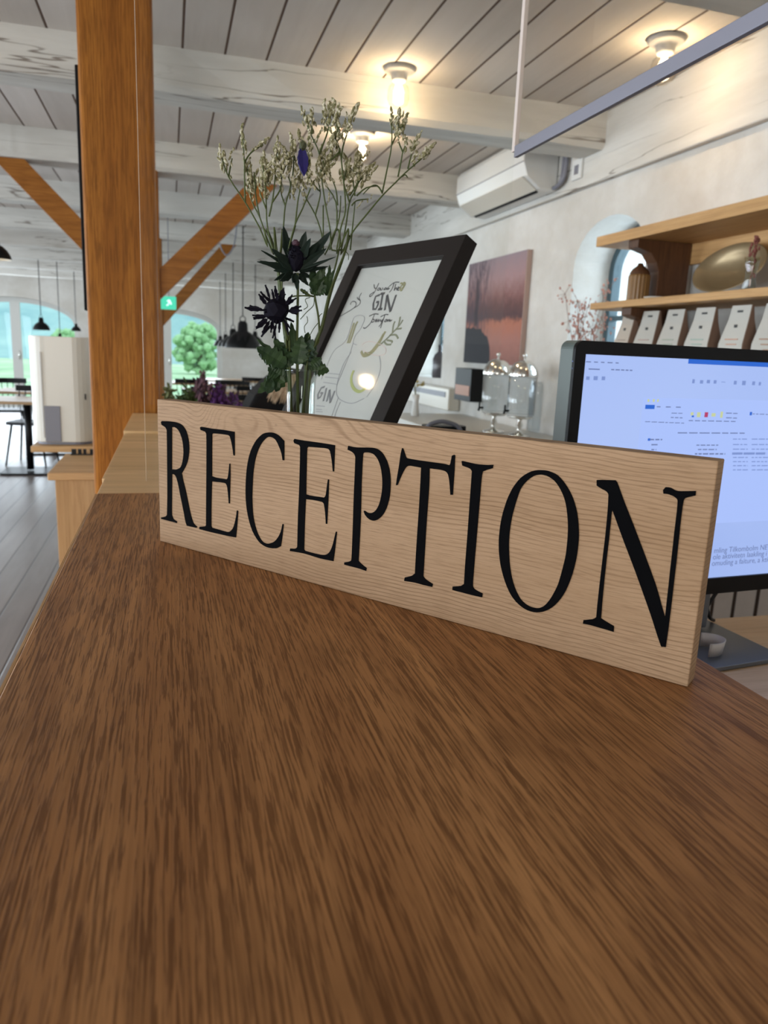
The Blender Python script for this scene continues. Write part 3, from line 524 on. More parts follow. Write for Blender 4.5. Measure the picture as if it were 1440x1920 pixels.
# paler end block and low pine top beyond it
pb = thing('pine_ledge', 'pale pine ledge running on beyond the dark counter to the oak post', 'ledge', (0, 0, 0))
obj('cross_board', box(cX0, cX1, 1.2085, 1.345, CZ-.03, CZ), M['ledge'], pb, bevel=.001)
obj('ledge_top', box(cX0-.004, cX1, 1.3465, 2.02, CZ-.034, CZ-.001), M['ledge'], pb, bevel=.001)
obj('raised_board', box(cX0-.006, cX1, 2.0215, 2.535, CZ-.03, CZ+.006), M['ledge'], pb, bevel=.001)
obj('side_panel', box(cX0+.02, cX0+.04, 1.21, 2.52, .0, CZ-.035), M['pine_z'], pb)
obj('side_panel', box(cX1-.04, cX1-.02, 1.21, 2.52, .0, CZ-.035), M['pine_z'], pb)

# pine cabinets left of the counter
def cabinet(x0, x1, y0, y1, ztop, label, bx=.022):
    c = thing('pine_cabinet', label, 'cabinet', ((x0+x1)/2, (y0+y1)/2, 0)); cx, cy = (x0+x1)/2, (y0+y1)/2
    obj('cabinet_top', box(x0-cx, x1-cx, y0-cy, y1-cy, ztop-.026, ztop), M['pine'], c, bevel=.003)
    obj('cabinet_body', box(x0+bx-cx, x1-.005-cx, y0+.012-cy, y1-.01-cy, 0, ztop-.027), M['pine_z'], c, bevel=.002)
    return c
cabinet(-.418, -.13, 2.79, 3.28, .917, 'knotty pine cabinet with overhanging top just left of the dark counter')
cabinet(-.585, -.13, 3.50, 4.15, .917, 'pale pine counter top behind the knotty cabinet carrying the cream appliance', .17)

# cream appliance
ap = thing('coffee_machine', 'tall cream appliance with rounded corners and a slate grey recess', 'appliance', (-.462, 3.68, .918), 0)
def rrect(x0, x1, y0, y1, r, n=6):
    p = []
    for cx, cy, a0 in ((x1-r, y1-r, 0), (x0+r, y1-r, 90), (x0+r, y0+r, 180), (x1-r, y0+r, 270)):
        for i in range(n+1):
            a = math.radians(a0+90*i/n); p.append((cx+r*math.cos(a), cy+r*math.sin(a)))
    return p
obj('housing', prism([rrect(-.125, .125, -.13, .15, .07)], .455, Matrix.Translation((0, 0, .012))), M['cream'], ap, smooth=False, bevel=.008)
obj('base_plate', prism([rrect(-.11, .115, -.12, .14, .06)], .0115, Matrix.Identity(4)), M['greyplastic'], ap)
obj('recess_panel', box(-.068, -.004, -.1345, -.1305, .014, .17), M['greyplastic'], ap, bevel=.001)
obj('side_strip', box(-.078, -.071, -.1335, -.1302, .03, .40), M['white'], ap, bevel=.001)
obj('button', box(.098, .104, -.131, -.127, .20, .225), M['black'], ap)
# small row of black letters and a paper beside it
lt = thing('price_sign', 'tiny black sign lettering standing at the back of the knotty pine cabinet', 'sign', (-.34, 3.24, .9175))
obj('sign_bar', box(-.055, .05, -.006, .006, 0, .004), M['black'], lt)
for k, (x, w) in enumerate(((-.05, .018), (-.026, .014), (-.006, .012), (.02, .012))):
    obj('sign_letter', box(x, x+w, -.004, .004, .0042, .024), M['black'], lt)
tag(obj('paper_sheet', box(-.29, -.20, 3.12, 3.25, .9175, .9183), M['white']), 'small white paper sheet lying on the knotty pine cabinet by the post', 'paper')

# ================================================================== THE SIGN
sg = thing('reception_sign', 'light oak board reading RECEPTION in tall black serif letters', 'sign', (-.0150, .9008, CZ), math.atan2(-.78128, .62418))
SL, SH, ST = .6045, .1682, .0195
obj('sign_board', box(0, SL, 0, ST, .0004, SH), M['sign'], sg, bevel=.0009)
LM = Matrix(((1, 0, 0, 0), (0, 0, 1, -.0007), (0, 1, 0, 0), (0, 0, 0, 1)))
for ch, loops in LET:
    o = obj('letter', prism([[(u*1e-4, v*1e-4) for u, v in l] for l in loops], .0006, LM), M['letter'], sg)
    o['label'] = 'black letter ' + ch

# ================================================================== GLASS SCREEN
gx1 = .5909; GY = 1.309
gs = thing('glass_screen', 'clear glass screen standing across the counter end behind the flowers', 'screen', (0, 0, 0))
obj('front_pane', box(-.0415, gx1, GY, GY+.006, CZ+.0005, 2.16), M['pane'], gs)
gl_edge = mat('bright_glass_edge', (.55, .42, .30), .25, spec=.6)
obj('pane_edge', box(-.0425, -.0417, GY+.0005, GY+.0055, CZ+.0005, 2.16), gl_edge, gs)
zs_ = 1.738
obj('side_pane', box(gx1-.003, gx1+.003, -.10, GY-.004, zs_+.0055, 2.16), M['pane'], gs)
obj('corner_profile', box(gx1-.0035, gx1+.0045, GY-.0035, GY+.0075, zs_-.004, 2.16), mat('pale_bronze_profile', (.62, .52, .47), .5, spec=.3), gs, bevel=.001)
obj('lower_edge_profile', box(gx1-.004, gx1+.004, -.10, GY-.0045, zs_-.015, zs_+.004), mat('smoky_edge_profile', (.20, .195, .235), .5, .1), gs, bevel=.001)

# ================================================================== PICTURE FRAME (leaning poster)
FA, FT = -1.2166, .467; FW, FH, FB = .28, .433, .0316; FP = Vector((.1155, 1.2218, CZ))
fu = Vector((math.cos(FA), math.sin(FA), 0)); fb = Vector((-math.sin(FA), math.cos(FA), 0))
fv = math.cos(FT)*Vector((0, 0, 1)) + math.sin(FT)*fb; fn = fu.cross(fv)     # fn points to the viewer side or away
if fn.dot(EYE-FP) < 0: fn = -fn
FM = basis(FP + fn*0, fu, fv, fn)
fr = thing('picture_frame', 'black framed gin poster leaning back behind the flower vase', 'picture frame', (0, 0, 0))
DT = .024
lo = B(); prism([[(0, 0), (FW, 0), (FW, FH), (0, FH)], [(FB, FB), (FW-FB, FB), (FW-FB, FH-FB), (FB, FH-FB)]], DT, FM @ Matrix.Translation((0, .012, -DT)), lo)
obj('frame_moulding', lo, M['framewood'], fr, bevel=.001)
M['poster'] = mat('poster_paper', (.42, .42, .385), .6, spec=.2)
obj('poster', box(FB-.004, FW-FB+.004, FB-.004, FH-FB+.004, -.0100, -.009, FM @ Matrix.Translation((0, .012, 0))), M['poster'], fr)
pn = obj('glazing', box(FB, FW-FB, FB, FH-FB, -.0060, -.0045, FM @ Matrix.Translation((0, .012, 0))), glass_sheet('poster_glazing', (1, 1, 1), 1.42, .9, .045), fr)
pn['label'] = 'glossy glass over the poster'
obj('back_leg', tube([FM @ Vector((FW*.4, FH*.36, -.028)), Vector((FP+fu*FW*.4+fb*.14).to_tuple()[:2] + (CZ+.0065,))], .006), M['framewood'], fr)
# drawing on the poster: strokes read off in the poster's own plane
PP = FM @ Vector((0, 0, -.0088))
def pq(x, y, ox=560, oy=440, k=.2361): return onplane(ox+k*x, oy+k*y, PP, fn)
M['ink'] = mat('charcoal_ink', (.05, .05, .05), .7); M['inkl'] = mat('pale_grey_ink', (.27, .27, .265), .7); M['inkd'] = mat('mid_grey_ink', (.15, .15, .15), .7)
M['olive'] = mat('olive_green_print', (.21, .20, .10), .7); M['lime'] = mat('lime_green_print', (.30, .33, .11), .7)
def strokes(name, ls, w, mt, sm=True):
    bm = B()
    for l in ls:
        p = [pq(*q) for q in l]
        if sm and len(p) > 2: p = smooth_path(p, 4)
        N = len(p); L_, R_ = [], []
        for i in range(N):
            d = (p[min(i+1, N-1)]-p[max(i-1, 0)]); s = d.cross(fn)
            if s.length < 1e-9: s = fu.copy()
            s.normalize(); L_.append(p[i]+s*w/2); R_.append(p[i]-s*w/2)
        vl = [bm.verts.new(v) for v in L_]; vr = [bm.verts.new(v) for v in R_]
        for i in range(N-1): bm.faces.new((vl[i], vl[i+1], vr[i+1], vr[i]))
    g = bmesh.ops.extrude_face_region(bm, geom=list(bm.faces))
    for v in [e for e in g['geom'] if isinstance(e, bmesh.types.BMVert)]: v.co += fn*.0002
    bmesh.ops.recalc_face_normals(bm, faces=bm.faces)
    o = obj(name, bm, mt, fr); o['kind'] = 'stuff'; return o
strokes('poster_lettering', [[(645, 478), (612, 490), (594, 545), (592, 592), (612, 592), (630, 556), (634, 534), (616, 536)],
    [(668, 470), (646, 596)], [(650, 470), (684, 466)], [(630, 594), (664, 590)],
    [(684, 600), (703, 478)], [(703, 478), (728, 612)], [(728, 612), (774, 478)]], .0042, M['ink'], False)['label'] = 'large hand-drawn word GIN'
strokes('poster_script', [[(598, 395), (604, 425), (620, 420), (636, 385)], [(630, 400), (600, 460), (570, 492), (566, 478), (600, 455)],
    [(634, 425), (626, 440), (640, 440), (646, 424), (634, 425)], [(652, 424), (650, 440), (664, 436), (668, 420)],
    [(690, 420), (676, 436), (692, 434), (694, 420), (700, 436), (712, 416), (708, 436), (722, 424)],
    [(718, 412), (760, 380), (800, 378)], [(758, 384), (742, 430), (720, 458)], [(772, 390), (758, 444), (774, 420), (780, 442)], [(784, 432), (800, 424), (790, 416), (786, 440), (800, 440)],
    [(560, 648), (600, 630), (634, 632)], [(602, 634), (572, 700), (530, 742), (514, 738)], [(590, 672), (578, 690), (592, 694), (600, 676), (590, 672)],
    [(612, 672), (608, 694), (622, 670), (620, 694), (636, 672), (634, 692), (646, 676)], [(650, 674), (654, 690), (668, 672), (650, 714), (636, 730)],
    [(650, 652), (690, 634), (712, 636)], [(684, 640), (664, 700), (650, 742)], [(690, 676), (682, 690), (694, 690), (700, 674), (690, 676)], [(706, 674), (704, 690), (716, 674), (718, 690), (726, 674), (728, 688), (742, 676)]],
    .0018, M['ink'])['label'] = 'thin script words around GIN'
strokes('poster_drawing', [[(303, 664), (370, 625), (430, 588), (455, 560), (452, 535), (430, 530), (415, 542), (412, 556)], [(440, 582), (480, 556), (490, 530), (480, 500), (500, 462)], [(484, 520), (468, 508), (466, 495)]], .0016, M['ink'])
strokes('poster_drawing', [[(348, 870), (380, 830), (405, 760), (430, 680), (446, 652), (480, 640), (512, 646), (522, 675), (490, 750), (450, 800), (432, 858), (462, 876)],
    [(350, 870), (296, 905), (258, 960), (215, 1060), (180, 1150)], [(432, 862), (400, 960), (350, 1080), (300, 1200)],
    [(210, 1130), (318, 1142)], [(196, 1172), (300, 1188)], [(230, 1100), (320, 1110)], [(140, 1358), (206, 1364)], [(138, 1386), (184, 1390)], [(136, 1404), (190, 1408)],
    [(316, 1288), (262, 1440), (240, 1500)], [(420, 930), (360, 1020), (310, 1160), (300, 1260), (330, 1310), (420, 1340), (520, 1300)],
    [(640, 960), (650, 1060), (610, 1180), (540, 1290)], [(330, 1330), (300, 1400), (280, 1460)]], .0014, M['inkl'])
strokes('poster_drawing', [[(500, 880), (540, 850), (600, 855), (680, 890), (690, 940), (640, 960), (560, 945), (510, 915)]], .0010, mat('pale_pink_print', (.46, .36, .33), .7))
strokes('poster_drawing', [[(404, 862), (425, 800), (452, 720), (470, 690)], [(388, 862), (410, 790), (440, 700)]], .0042, M['olive'])
strokes('poster_drawing', [[(496, 925), (515, 962), (550, 958), (590, 930), (630, 880), (662, 820), (688, 768)], [(520, 942), (560, 940), (600, 900), (650, 830), (675, 785)]], .0044, M['olive'])
strokes('poster_drawing', [[(640, 880), (700, 826), (745, 780), (800, 720), (828, 676)], [(720, 800), (770, 796), (790, 826)], [(700, 838), (740, 846), (738, 862)], [(745, 778), (752, 720), (765, 688)], [(770, 752), (818, 744)], [(790, 728), (800, 690), (806, 652)], [(680, 850), (700, 872), (735, 872)]], .0030, mat('dark_sage_print', (.15, .16, .10), .7))
strokes('poster_drawing', [[(438, 1078), (418, 1130), (422, 1190), (448, 1232), (488, 1246), (530, 1222)]], .0052, M['lime'])
strokes('poster_drawing', [[(806, 392), (816, 384), (826, 392), (836, 380), (846, 392), (830, 424), (814, 446), (808, 420), (822, 400), (838, 402), (818, 430)]], .0028, M['olive'])
strokes('poster_lettering', [[(206, 1208), (180, 1216), (152, 1270), (154, 1302), (172, 1290), (190, 1256), (172, 1258)], [(220, 1218), (196, 1322)], [(222, 1326), (246, 1232)], [(246, 1232), (250, 1336)], [(250, 1336), (286, 1240)]], .0040, M['inkd'], False)['label'] = 'grey bottle label word GIN'

# ================================================================== MONITOR
mdir = Vector((math.cos(.06), -math.sin(.06)*-1, 0))
MA = math.radians(4.5)
mu = Vector((math.cos(MA), math.sin(MA), 0)); mv = Vector((0, 0, 1)); mn = Vector((math.sin(MA), -math.cos(MA), 0))
MP = atY(1034, 1141, .925); MTL = atY(1051, 636, .925)
MH = MTL.z-MP.z; MW = MH*1.66
MM = basis(MP, mu, mv, mn)
mo = thing('computer_monitor', 'large black monitor showing a pale blue desktop at the reception desk', 'monitor', (0, 0, 0))
bk = .017
obj('bezel', prism([[(x, y) for x, y in rrect(0, MW, 0, MH, .012)], [(bk, .026), (MW-bk, .026), (MW-bk, MH-.018), (bk, MH-.018)]], .006, MM @ Matrix.Translation((0, 0, -.006))), M['black'], mo)
obj('rear_housing', prism([rrect(0, MW, 0, MH, .012)], .030, MM @ Matrix.Translation((0, 0, -.0365))), M['monitor_side'], mo, bevel=.003)
M['screen'] = mat('lit_screen', (.02, .02, .02), .25, emit=(.36, .50, .92), es=.62)
t = NT(M['screen']); cc = t.coord((1, 1, 1)); nn = t.noise(cc, 2.2, 1, .4)
t.l(t.mix(t.ramp(nn, [(.3, g3(0)), (.7, g3(1))]), (.33, .46, .88), (.42, .55, .95)), t.b.inputs['Emission Color'])
scr = obj('screen', box(bk-.001, MW-bk+.001, .025, MH-.017, -.0055, -.004, MM), M['screen'], mo); scr['label'] = 'pale blue lit screen'
def sm(name, c, e): return mat(name, (0, 0, 0), .5, emit=c, es=e)
S_blue = sm('screen_blue', (.02, .13, .62), 0.65); S_text = sm('screen_text', (.17, .23, .46), 0.58); S_faint = sm('screen_faint', (.22, .32, .68), 0.58)
S_red = sm('screen_red', (.5, .05, .16), 0.58); S_yel = sm('screen_yellow', (.55, .62, .35), 0.65); S_white = sm('screen_white', (.50, .60, .95), .95); S_pane = sm('screen_window', (.40, .53, .96), 0.65)
MQ = MM @ Vector((0, 0, -.004))
def sp(px, py):
    P = onplane(px, py, MQ, mn); d = P-MP; return d.dot(mu), d.z
def sbox(bm, x0, y0, x1, y1, lift=.0002):
    """screen rectangle from crop pixel corners (crop at 1020,620, 0.29167 per px)"""
    k = .29167; a = sp(1020+k*x0, 620+k*y0); b = (sp(1020+k*x1, 620+k*y0)[0], sp(1020+k*x0, 620+k*y1)[1])
    b = (min(b[0], MW-bk), b[1])
    abox(bm, min(a[0], b[0]), max(a[0], b[0]), min(a[1], b[1]), max(a[1], b[1]), -.004, -.004+lift, MM)
def smark(name, rects, mt, lift=.0002):
    if name == 'screen_icon':
        for r in rects:
            bm = B(); sbox(bm, *r, lift); obj(name, bm, mt, mo)
        return
    bm = B()
    for r in rects: sbox(bm, *r, lift)
    o = obj(name, bm, mt, mo)
    if len(rects) > 1: o['kind'] = 'stuff'
    return o
smark('screen_window', [(640, 430, 1900, 1260)], S_pane, .0001)
smark('title_bar', [(930, 180, 1900, 212)], S_blue)
smark('title_bar', [(652, 476, 712, 503)], S_blue, .0003)
rnd = random.Random(4)
def words_row(x0, x1, y, h, slope=.04, wl=(14, 40), gap=8):
    r = []; x = x0
    while x < x1:
        w = rnd.uniform(*wl); yy = y+(x-x0)*slope; r.append((x, yy-h/2, min(x+w, x1), yy+h/2)); x += w+gap
    return r
smark('screen_text_rows', words_row(180, 480, 196, 7, .04, (20, 50), 20) + words_row(180, 370, 242, 8, .04, (60, 75), 35) + words_row(432, 570, 250, 8)
      + words_row(725, 890, 489, 7, .02, (22, 32), 34) + words_row(820, 890, 530, 5, .02) + words_row(815, 890, 558, 6) + words_row(650, 900, 585, 5)
      + words_row(930, 1240, 578, 6, .02, (26, 40), 12) + words_row(1170, 1250, 530, 6) + words_row(1170, 1240, 560, 6) + words_row(860, 1290, 657, 7, .005, (30, 90), 12)
      + words_row(1340, 1440, 535, 5), S_text)
smark('screen_text_rows', words_row(680, 760, 700, 9, 0) + words_row(690, 735, 733, 8, 0) + words_row(690, 722, 765, 8, 0) + words_row(980, 1120, 736, 7, 0) + words_row(990, 1110, 764, 7, 0) + words_row(970, 1165, 792, 9, 0), S_text)
smark('screen_text_rows', [r for y in (697, 732, 762, 815, 842, 868, 895) for r in words_row(1215, 1310, y, 6, 0) + words_row(1335, 1440, y, 6, 0)] + words_row(1210, 1430, 790, 14, 0, (60, 90), 6), S_faint)
smark('screen_icon', [(955, 312, 970, 338), (1004, 318, 1024, 340), (1048, 316, 1068, 338), (1092, 318, 1110, 340), (1140, 328, 1166, 332), (1222, 322, 1240, 346), (1276, 322, 1298, 350), (1340, 326, 1358, 350), (1382, 330, 1396, 352),
      (220, 292, 240, 316), (272, 294, 294, 316), (320, 292, 346, 318), (372, 294, 394, 318)], S_faint)
smark('screen_icon', [(1034, 524, 1056, 556)], S_red)
smark('screen_icon', [(668, 692, 684, 708), (1324, 522, 1338, 544), (950, 545, 964, 556)], S_blue)
smark('screen_icon', [(944, 524, 962, 544), (985, 524, 1008, 556), (1136, 520, 1152, 560), (666, 440, 678, 458), (700, 440, 712, 458), (728, 440, 738, 458), (1078, 530, 1104, 552)], S_yel)
for i, (s, px, py) in enumerate((('mling Tilkombolm NEW v', 1338, 1037), ('ole aktivitetn laakling i', 1336, 1049), ('omuding a faiture, a ktitivu', 1334, 1061))):
    q = sp(px, py)
    text_mesh(s, .0125, MM @ Matrix.Translation((q[0], q[1], -.0038)), .0001, 'screen_lettering', S_text, mo)
DZ = .94
# neck and foot
nc = MP + mu*(MW*.47) - mn*.05
obj('neck', box(-.035, .035, -.015, .015, DZ+.012, MP.z+.12, Matrix.Translation((nc.x, nc.y, 0)) @ Matrix.Rotation(MA, 4, 'Z')), M['gunmetal'], mo, bevel=.004)
fa = [atZ(1318, 1158, DZ+.008), atZ(1462, 1226, DZ+.008), atZ(1475, 1231, DZ+.008), atZ(1318, 1256, DZ+.008), atZ(1262, 1215, DZ+.008)]
obj('foot', prism([[(p.x, p.y) for p in fa]], .007, Matrix.Translation((0, 0, DZ+.001))), M['gunmetal'], mo, bevel=.001)
# curled strip of clear wrapping on the foot
c0 = atZ(1318, 1222, DZ+.0085); bm = B(); n = 22
pts = []
for i in range(n+1):
    a = math.radians(-105+175*i/n); pts.append((c0.x+.0*i+.030*math.cos(a), c0.y+.022*math.sin(a)))
va = [bm.verts.new((x, y, c0.z+.0006)) for x, y in pts]; vb = [bm.verts.new((x*1.0+(x-c0.x)*.12, y+(y-c0.y)*.12, c0.z+.022)) for x, y in pts]
for i in range(n): bm.faces.new((va[i], va[i+1], vb[i+1], vb[i]))
o = obj('curled_paper_strip', bm, mat('white_glossy_paper', (.60, .56, .54), .3), smooth=True)
sd = o.modifiers.new('thick', 'SOLIDIFY'); sd.thickness = .0012
tag(o, 'curled glossy white strip standing on the monitor foot', 'paper')
# desk
dk = thing('reception_desk', 'pale birch desk under the monitor right of the counter', 'desk', (0, 0, 0))
obj('desk_top', box(cX1+.012, 1.50, .18, 1.055, DZ-.024, DZ), M['desk'], dk, bevel=.003)
for x in (cX1+.05, 1.46):
    for y in (.22, 1.0):
        obj('leg', box(x-.02, x+.02, y-.02, y+.02, 0, DZ-.025), M['blackmatte'], dk)
# cables beside the neck
bm = tube(smooth_path([atY(1352, 1098, 1.0), atY(1332, 1128, 1.0), atY(1326, 1140, 1.0), atY(1331, 1158, 1.0), atZ(1338, 1163, DZ+.004)], 5), .0032)
tag(obj('cable', bm, M['rubber'], smooth=True), 'black cable bending down behind the monitor to the desk', 'cable')

# ================================================================== RIGHT WALL: low cupboards, shelves
bc = thing('wall_cupboard', 'low whitewashed boarded cupboard along the right wall', 'cupboard', (0, 0, 0))
obj('cupboard_body', box(1.52, XW-.003, 1.15, 5.3, 0, .905), M['wainscot'], bc)
obj('cupboard_top', box(1.49, XW-.003, 1.12, 5.33, .906, .945), M['whitepaint'], bc, bevel=.004)
# shelves
def shelf(z0, z1, ya, label, zc=None):
    s = thing('wall_shelf', label, 'shelf', (0, 0, 0))
    obj('shelf_board', box(1.82, XW-.002, 1.30, ya, z0, z1), M['pine_y'], s, bevel=.002)
    return s
s1 = shelf(1.872, 1.914, 3.10, 'upper pine wall shelf right of the arched niche')
s2 = shelf(1.604, 1.632, 3.10, 'pine wall shelf holding the brown jar and bronze bowl')
s3 = shelf(1.215, 1.243, 3.06, 'lowest pine shelf behind the monitor carrying the coffee bags')
obj('back_rail', box(XW-.026, XW-.003, 1.30, 2.93, 1.79, 1.8715), M['pine_y'], s1)
# stepped dark bracket between the two upper shelves
def bracket(y, z0, z1, par):
    MY = Matrix(((1, 0, 0, 0), (0, 0, 1, y), (0, 1, 0, 0), (0, 0, 0, 1)))
    H = z1-z0
    pts = [(XW-.03, z0), (XW-.03, z1), (1.835, z1), (1.835, z1-.032), (1.90, z1-.05), (1.93, z1-.085), (1.945, z1-.12), (1.945, z0)]
    obj('bracket', prism([pts], .07, MY), M['darkwood'], par, bevel=.003)
bracket(2.80, 1.6325, 1.8715, s1); bracket(1.50, 1.6325, 1.8715, s1)
bracket(2.80, 1.36, 1.6035, s2); bracket(1.95, 1.36, 1.6035, s2)
# brown ribbed jar
jp = atX(1208, 549, 1.93)
jar = thing('ribbed_jar', 'brown ribbed jar with a dark domed lid by the shelf bracket', 'jar', (1.885, jp.y-.02, 1.633))
bm = B(); n = 36
prof = [(.040, 0), (.043, .004), (.043, .098), (.040, .104)]; rings = []
for r, z in prof:
    rings.append([bm.verts.new(((r+.0016*math.cos(i*math.pi))*math.cos(6.28318*i/n), (r+.0016*math.cos(i*math.pi))*math.sin(6.28318*i/n), z)) for i in range(n)])
for a, b in zip(rings, rings[1:]):
    for i in range(n): bm.faces.new((a[i], a[(i+1) % n], b[(i+1) % n], b[i]))
bm.faces.new(rings[0][::-1]); bm.faces.new(rings[-1])
obj('jar_body', bm, mat('caramel_glaze', (.22, .115, .035), .25), jar)
obj('lid', lathe([(.041, .1045), (.040, .112), (.030, .128), (.014, .140), (.010, .150), (.0, .152)], 24, cap=False), M['darkwood'], jar, smooth=True)
# bronze bowl leaning on the wall
bp = atX(1378, 512, 2.02)
bw = thing('bronze_bowl', 'large oval bronze dish propped against the wall on the shelf', 'dish', (0, 0, 0))
RB = Matrix.Translation((2.0, bp.y, 1.633+.098)) @ Matrix.Rotation(math.radians(-66), 4, 'Y')
bm = lathe([(.0, -.034), (.06, -.030), (.12, -.012), (.160, .014), (.163, .016), (.158, .017), (.118, -.006), (.06, -.024), (.0, -.028)], 40, M=RB @ Matrix.Diagonal((.60, 1.15, 1, 1)), cap=False)
obj('dish_body', bm, mat('aged_bronze', (.30, .22, .12), .33, .55), bw, smooth=True)
# small glass vase with a dried sprig
vp = atX(1408, 528, 1.87)
gv = thing('bud_vase', 'small clear vase with a dried red sprig beside the bronze dish', 'vase', (1.865, vp.y, 1.633))
obj('vase_body', lathe([(.022, 0), (.024, .004), (.017, .045), (.021, .085), (.026, .105), (.024, .105), (.019, .084), (.015, .045), (.02, .006), (0, .006)], 24, cap=False), M['vaseglass'], gv, smooth=True)
bm = B(); rnd = random.Random(3)
tube([(0, 0, .01), (.004, -.004, .09), (.0, -.012, .17)], .0016, bm)
for k in range(46):
    z = rnd.uniform(.04, .175); ball((rnd.uniform(-.012, .012), rnd.uniform(-.016, .016)-.002, z), rnd.uniform(.0025, .0055), bm, 1, (1, 1, 1.6))
obj('dried_sprig', bm, mat('dried_red_leaf', (.20, .06, .045), .8), gv)
# flat thing beneath the jar: pale saucer
tag(obj('saucer', lathe([(.02, 0), (.045, .006), (.05, .010), (.046, .010), (.02, .004), (0, .004)], 24, M=Matrix.Translation((1.90, jp.y-.13, 1.6325)), cap=False), M['cream'], smooth=True), 'small pale saucer right of the brown jar', 'saucer')

# coffee bags on the lowest shelf
M['kraft'] = mat('brown_kraft', (.24, .15, .105), .7)
def bag(px, fc, mark, label, hgt=.345):
    g = thing('coffee_bag', label, 'coffee bag', (0, 0, 0), group='coffee bags on the shelf behind the monitor')
    p = atX(px, 600, 1.86); w = .058
    g.location = (1.90, p.y, 1.2435); g.rotation_euler = (0, 0, rnd.uniform(-.05, .12))
    # front faces -X (towards the room) ; width along Y, narrowing to a flat folded top
    z = [0, hgt*.62, hgt*.86, hgt]; hw = [w, w, w*.84, w*.80]; dp = [.036, .034, .012, .004]
    f = [[(-dp[i], -hw[i], z[i]), (-dp[i], hw[i], z[i])] for i in range(4)]
    bkk = [[(dp[i], hw[i], z[i]), (dp[i], -hw[i], z[i])] for i in range(4)]
    bm = B()
    R_ = [[bm.verts.new(q) for q in f[i]+bkk[i]] for i in range(4)]
    for a, b in zip(R_, R_[1:]):
        for k in range(4): bm.faces.new((a[k], b[k], b[(k+1) % 4], a[(k+1) % 4]))
    bm.faces.new(R_[0]); bm.faces.new(R_[3][::-1]); bmesh.ops.recalc_face_normals(bm, faces=bm.faces)
    obj('bag_body', bm, M['kraft'], g, bevel=.002)
    bm = B(); ff = []
    for i in range(4):
        ff.append([bm.verts.new((-dp[i]-.0012, -hw[i]*.97, z[i]+(.003 if i == 0 else 0))), bm.verts.new((-dp[i]-.0012, hw[i]*.97, z[i]+(.003 if i == 0 else 0)))])
    for a, b in zip(ff, ff[1:]): bm.faces.new((a[0], b[0], b[1], a[1]))
    o = obj('paper_label', bm, fc, g); sd = o.modifiers.new('t', 'SOLIDIFY'); sd.thickness = .0008
    bm = B()
    def mk(y0, y1, z0, z1):
        if z0 > z[2]: x = -dp[2]+(dp[2]-dp[3])*((z0-z[2])/(z[3]-z[2]))
        elif z0 > z[1]: x = -dp[1]+(dp[1]-dp[2])*((z0-z[1])/(z[2]-z[1]))
        else: x = -dp[1]
        abox(bm, x-.0035, x-.0008, y0, y1, z0, z1)
    mk(-.012, .012, hgt*.93, hgt*.95); mk(-.006, .006, hgt*.78, hgt*.81)
    obj('printed_mark', bm, M['ink'], g)['kind'] = 'stuff'
    bm = B()
    for k in range(3): mk(-.030, .030-.012*k, hgt*(.66-.05*k), hgt*(.67-.05*k))
    ball((-dp[1]-.001, .0, hgt*.5), .018, bm, 2, (.12, 1, 1.1))
    obj('printed_mark', bm, mark, g)['kind'] = 'stuff'
    return g
pale = mat('bag_paper_white', (.50, .48, .43), .7); pale2 = mat('bag_paper_cream', (.48, .42, .35), .7)
prnt = [mat('print_'+n, c, .7) for n, c in (('beige', (.36, .28, .22)), ('pink', (.46, .30, .25)), ('sage', (.32, .36, .27)), ('green', (.30, .40, .33)), ('peach', (.50, .26, .17)), ('brown', (.34, .18, .10)))]
for px, fc, pr, lab in ((1166, pale2, prnt[0], 'white coffee bag farthest left, half hidden below the shelf end'), (1206, pale, prnt[1], 'white coffee bag with a pink print, second from the left'),
        (1252, pale, prnt[2], 'white coffee bag with a sage print, third from the left'), (1306, pale, prnt[3], 'white coffee bag with a pale green print and brown ring'),
        (1372, pale, prnt[4], 'white coffee bag with a peach print and brown curl'), (1438, pale, prnt[5], 'coffee bag cut off by the right edge with a brown print')):
    bag(px, fc, pr, lab)
# dried pink branches in the niche
sp_ = atX(1118, 640, 2.0)
db = thing('dried_branches', 'airy dried pink branches standing in front of the arched niche', 'dried flowers', (1.95, sp_.y, .946))
obj('vase_body', lathe([(.03, 0), (.045, .02), (.05, .08), (.025, .16), (.03, .19), (.026, .19), (.02, .16), (.04, .08), (.03, .02), (0, .01)], 24, cap=False), M['whitepaint'], db, smooth=True)
bm = B(); bl = B(); rnd = random.Random(12)
for k in range(11):
    a = rnd.uniform(0, 6.28); L = rnd.uniform(.42, .72); q = Vector((0, 0, .1)); d = Vector((.10*math.cos(a), .20*math.sin(a), 1)); path = [q.copy()]
    for s in range(5):
        q = q + d.normalized()*L/5; d += Vector((rnd.uniform(-.1, .1), rnd.uniform(-.14, .14), 0)); path.append(q.copy())
        if s > 1:
            for h in range(9):
                e = q+Vector((rnd.uniform(-.03, .03), rnd.uniform(-.045, .045), rnd.uniform(-.05, .05))); tube([q, e], .0007, bm, 3)
                ball(e, rnd.uniform(.003, .007), bl, 1, (1, 1, 1.3))
    tube(path, .0013, bm, 4)
obj('twigs', bm, mat('brown_twig', (.18, .10, .07), .8), db); obj('pink_florets', bl, mat('dusty_pink_floret', (.50, .27, .22), .8), db)['kind'] = 'stuff'

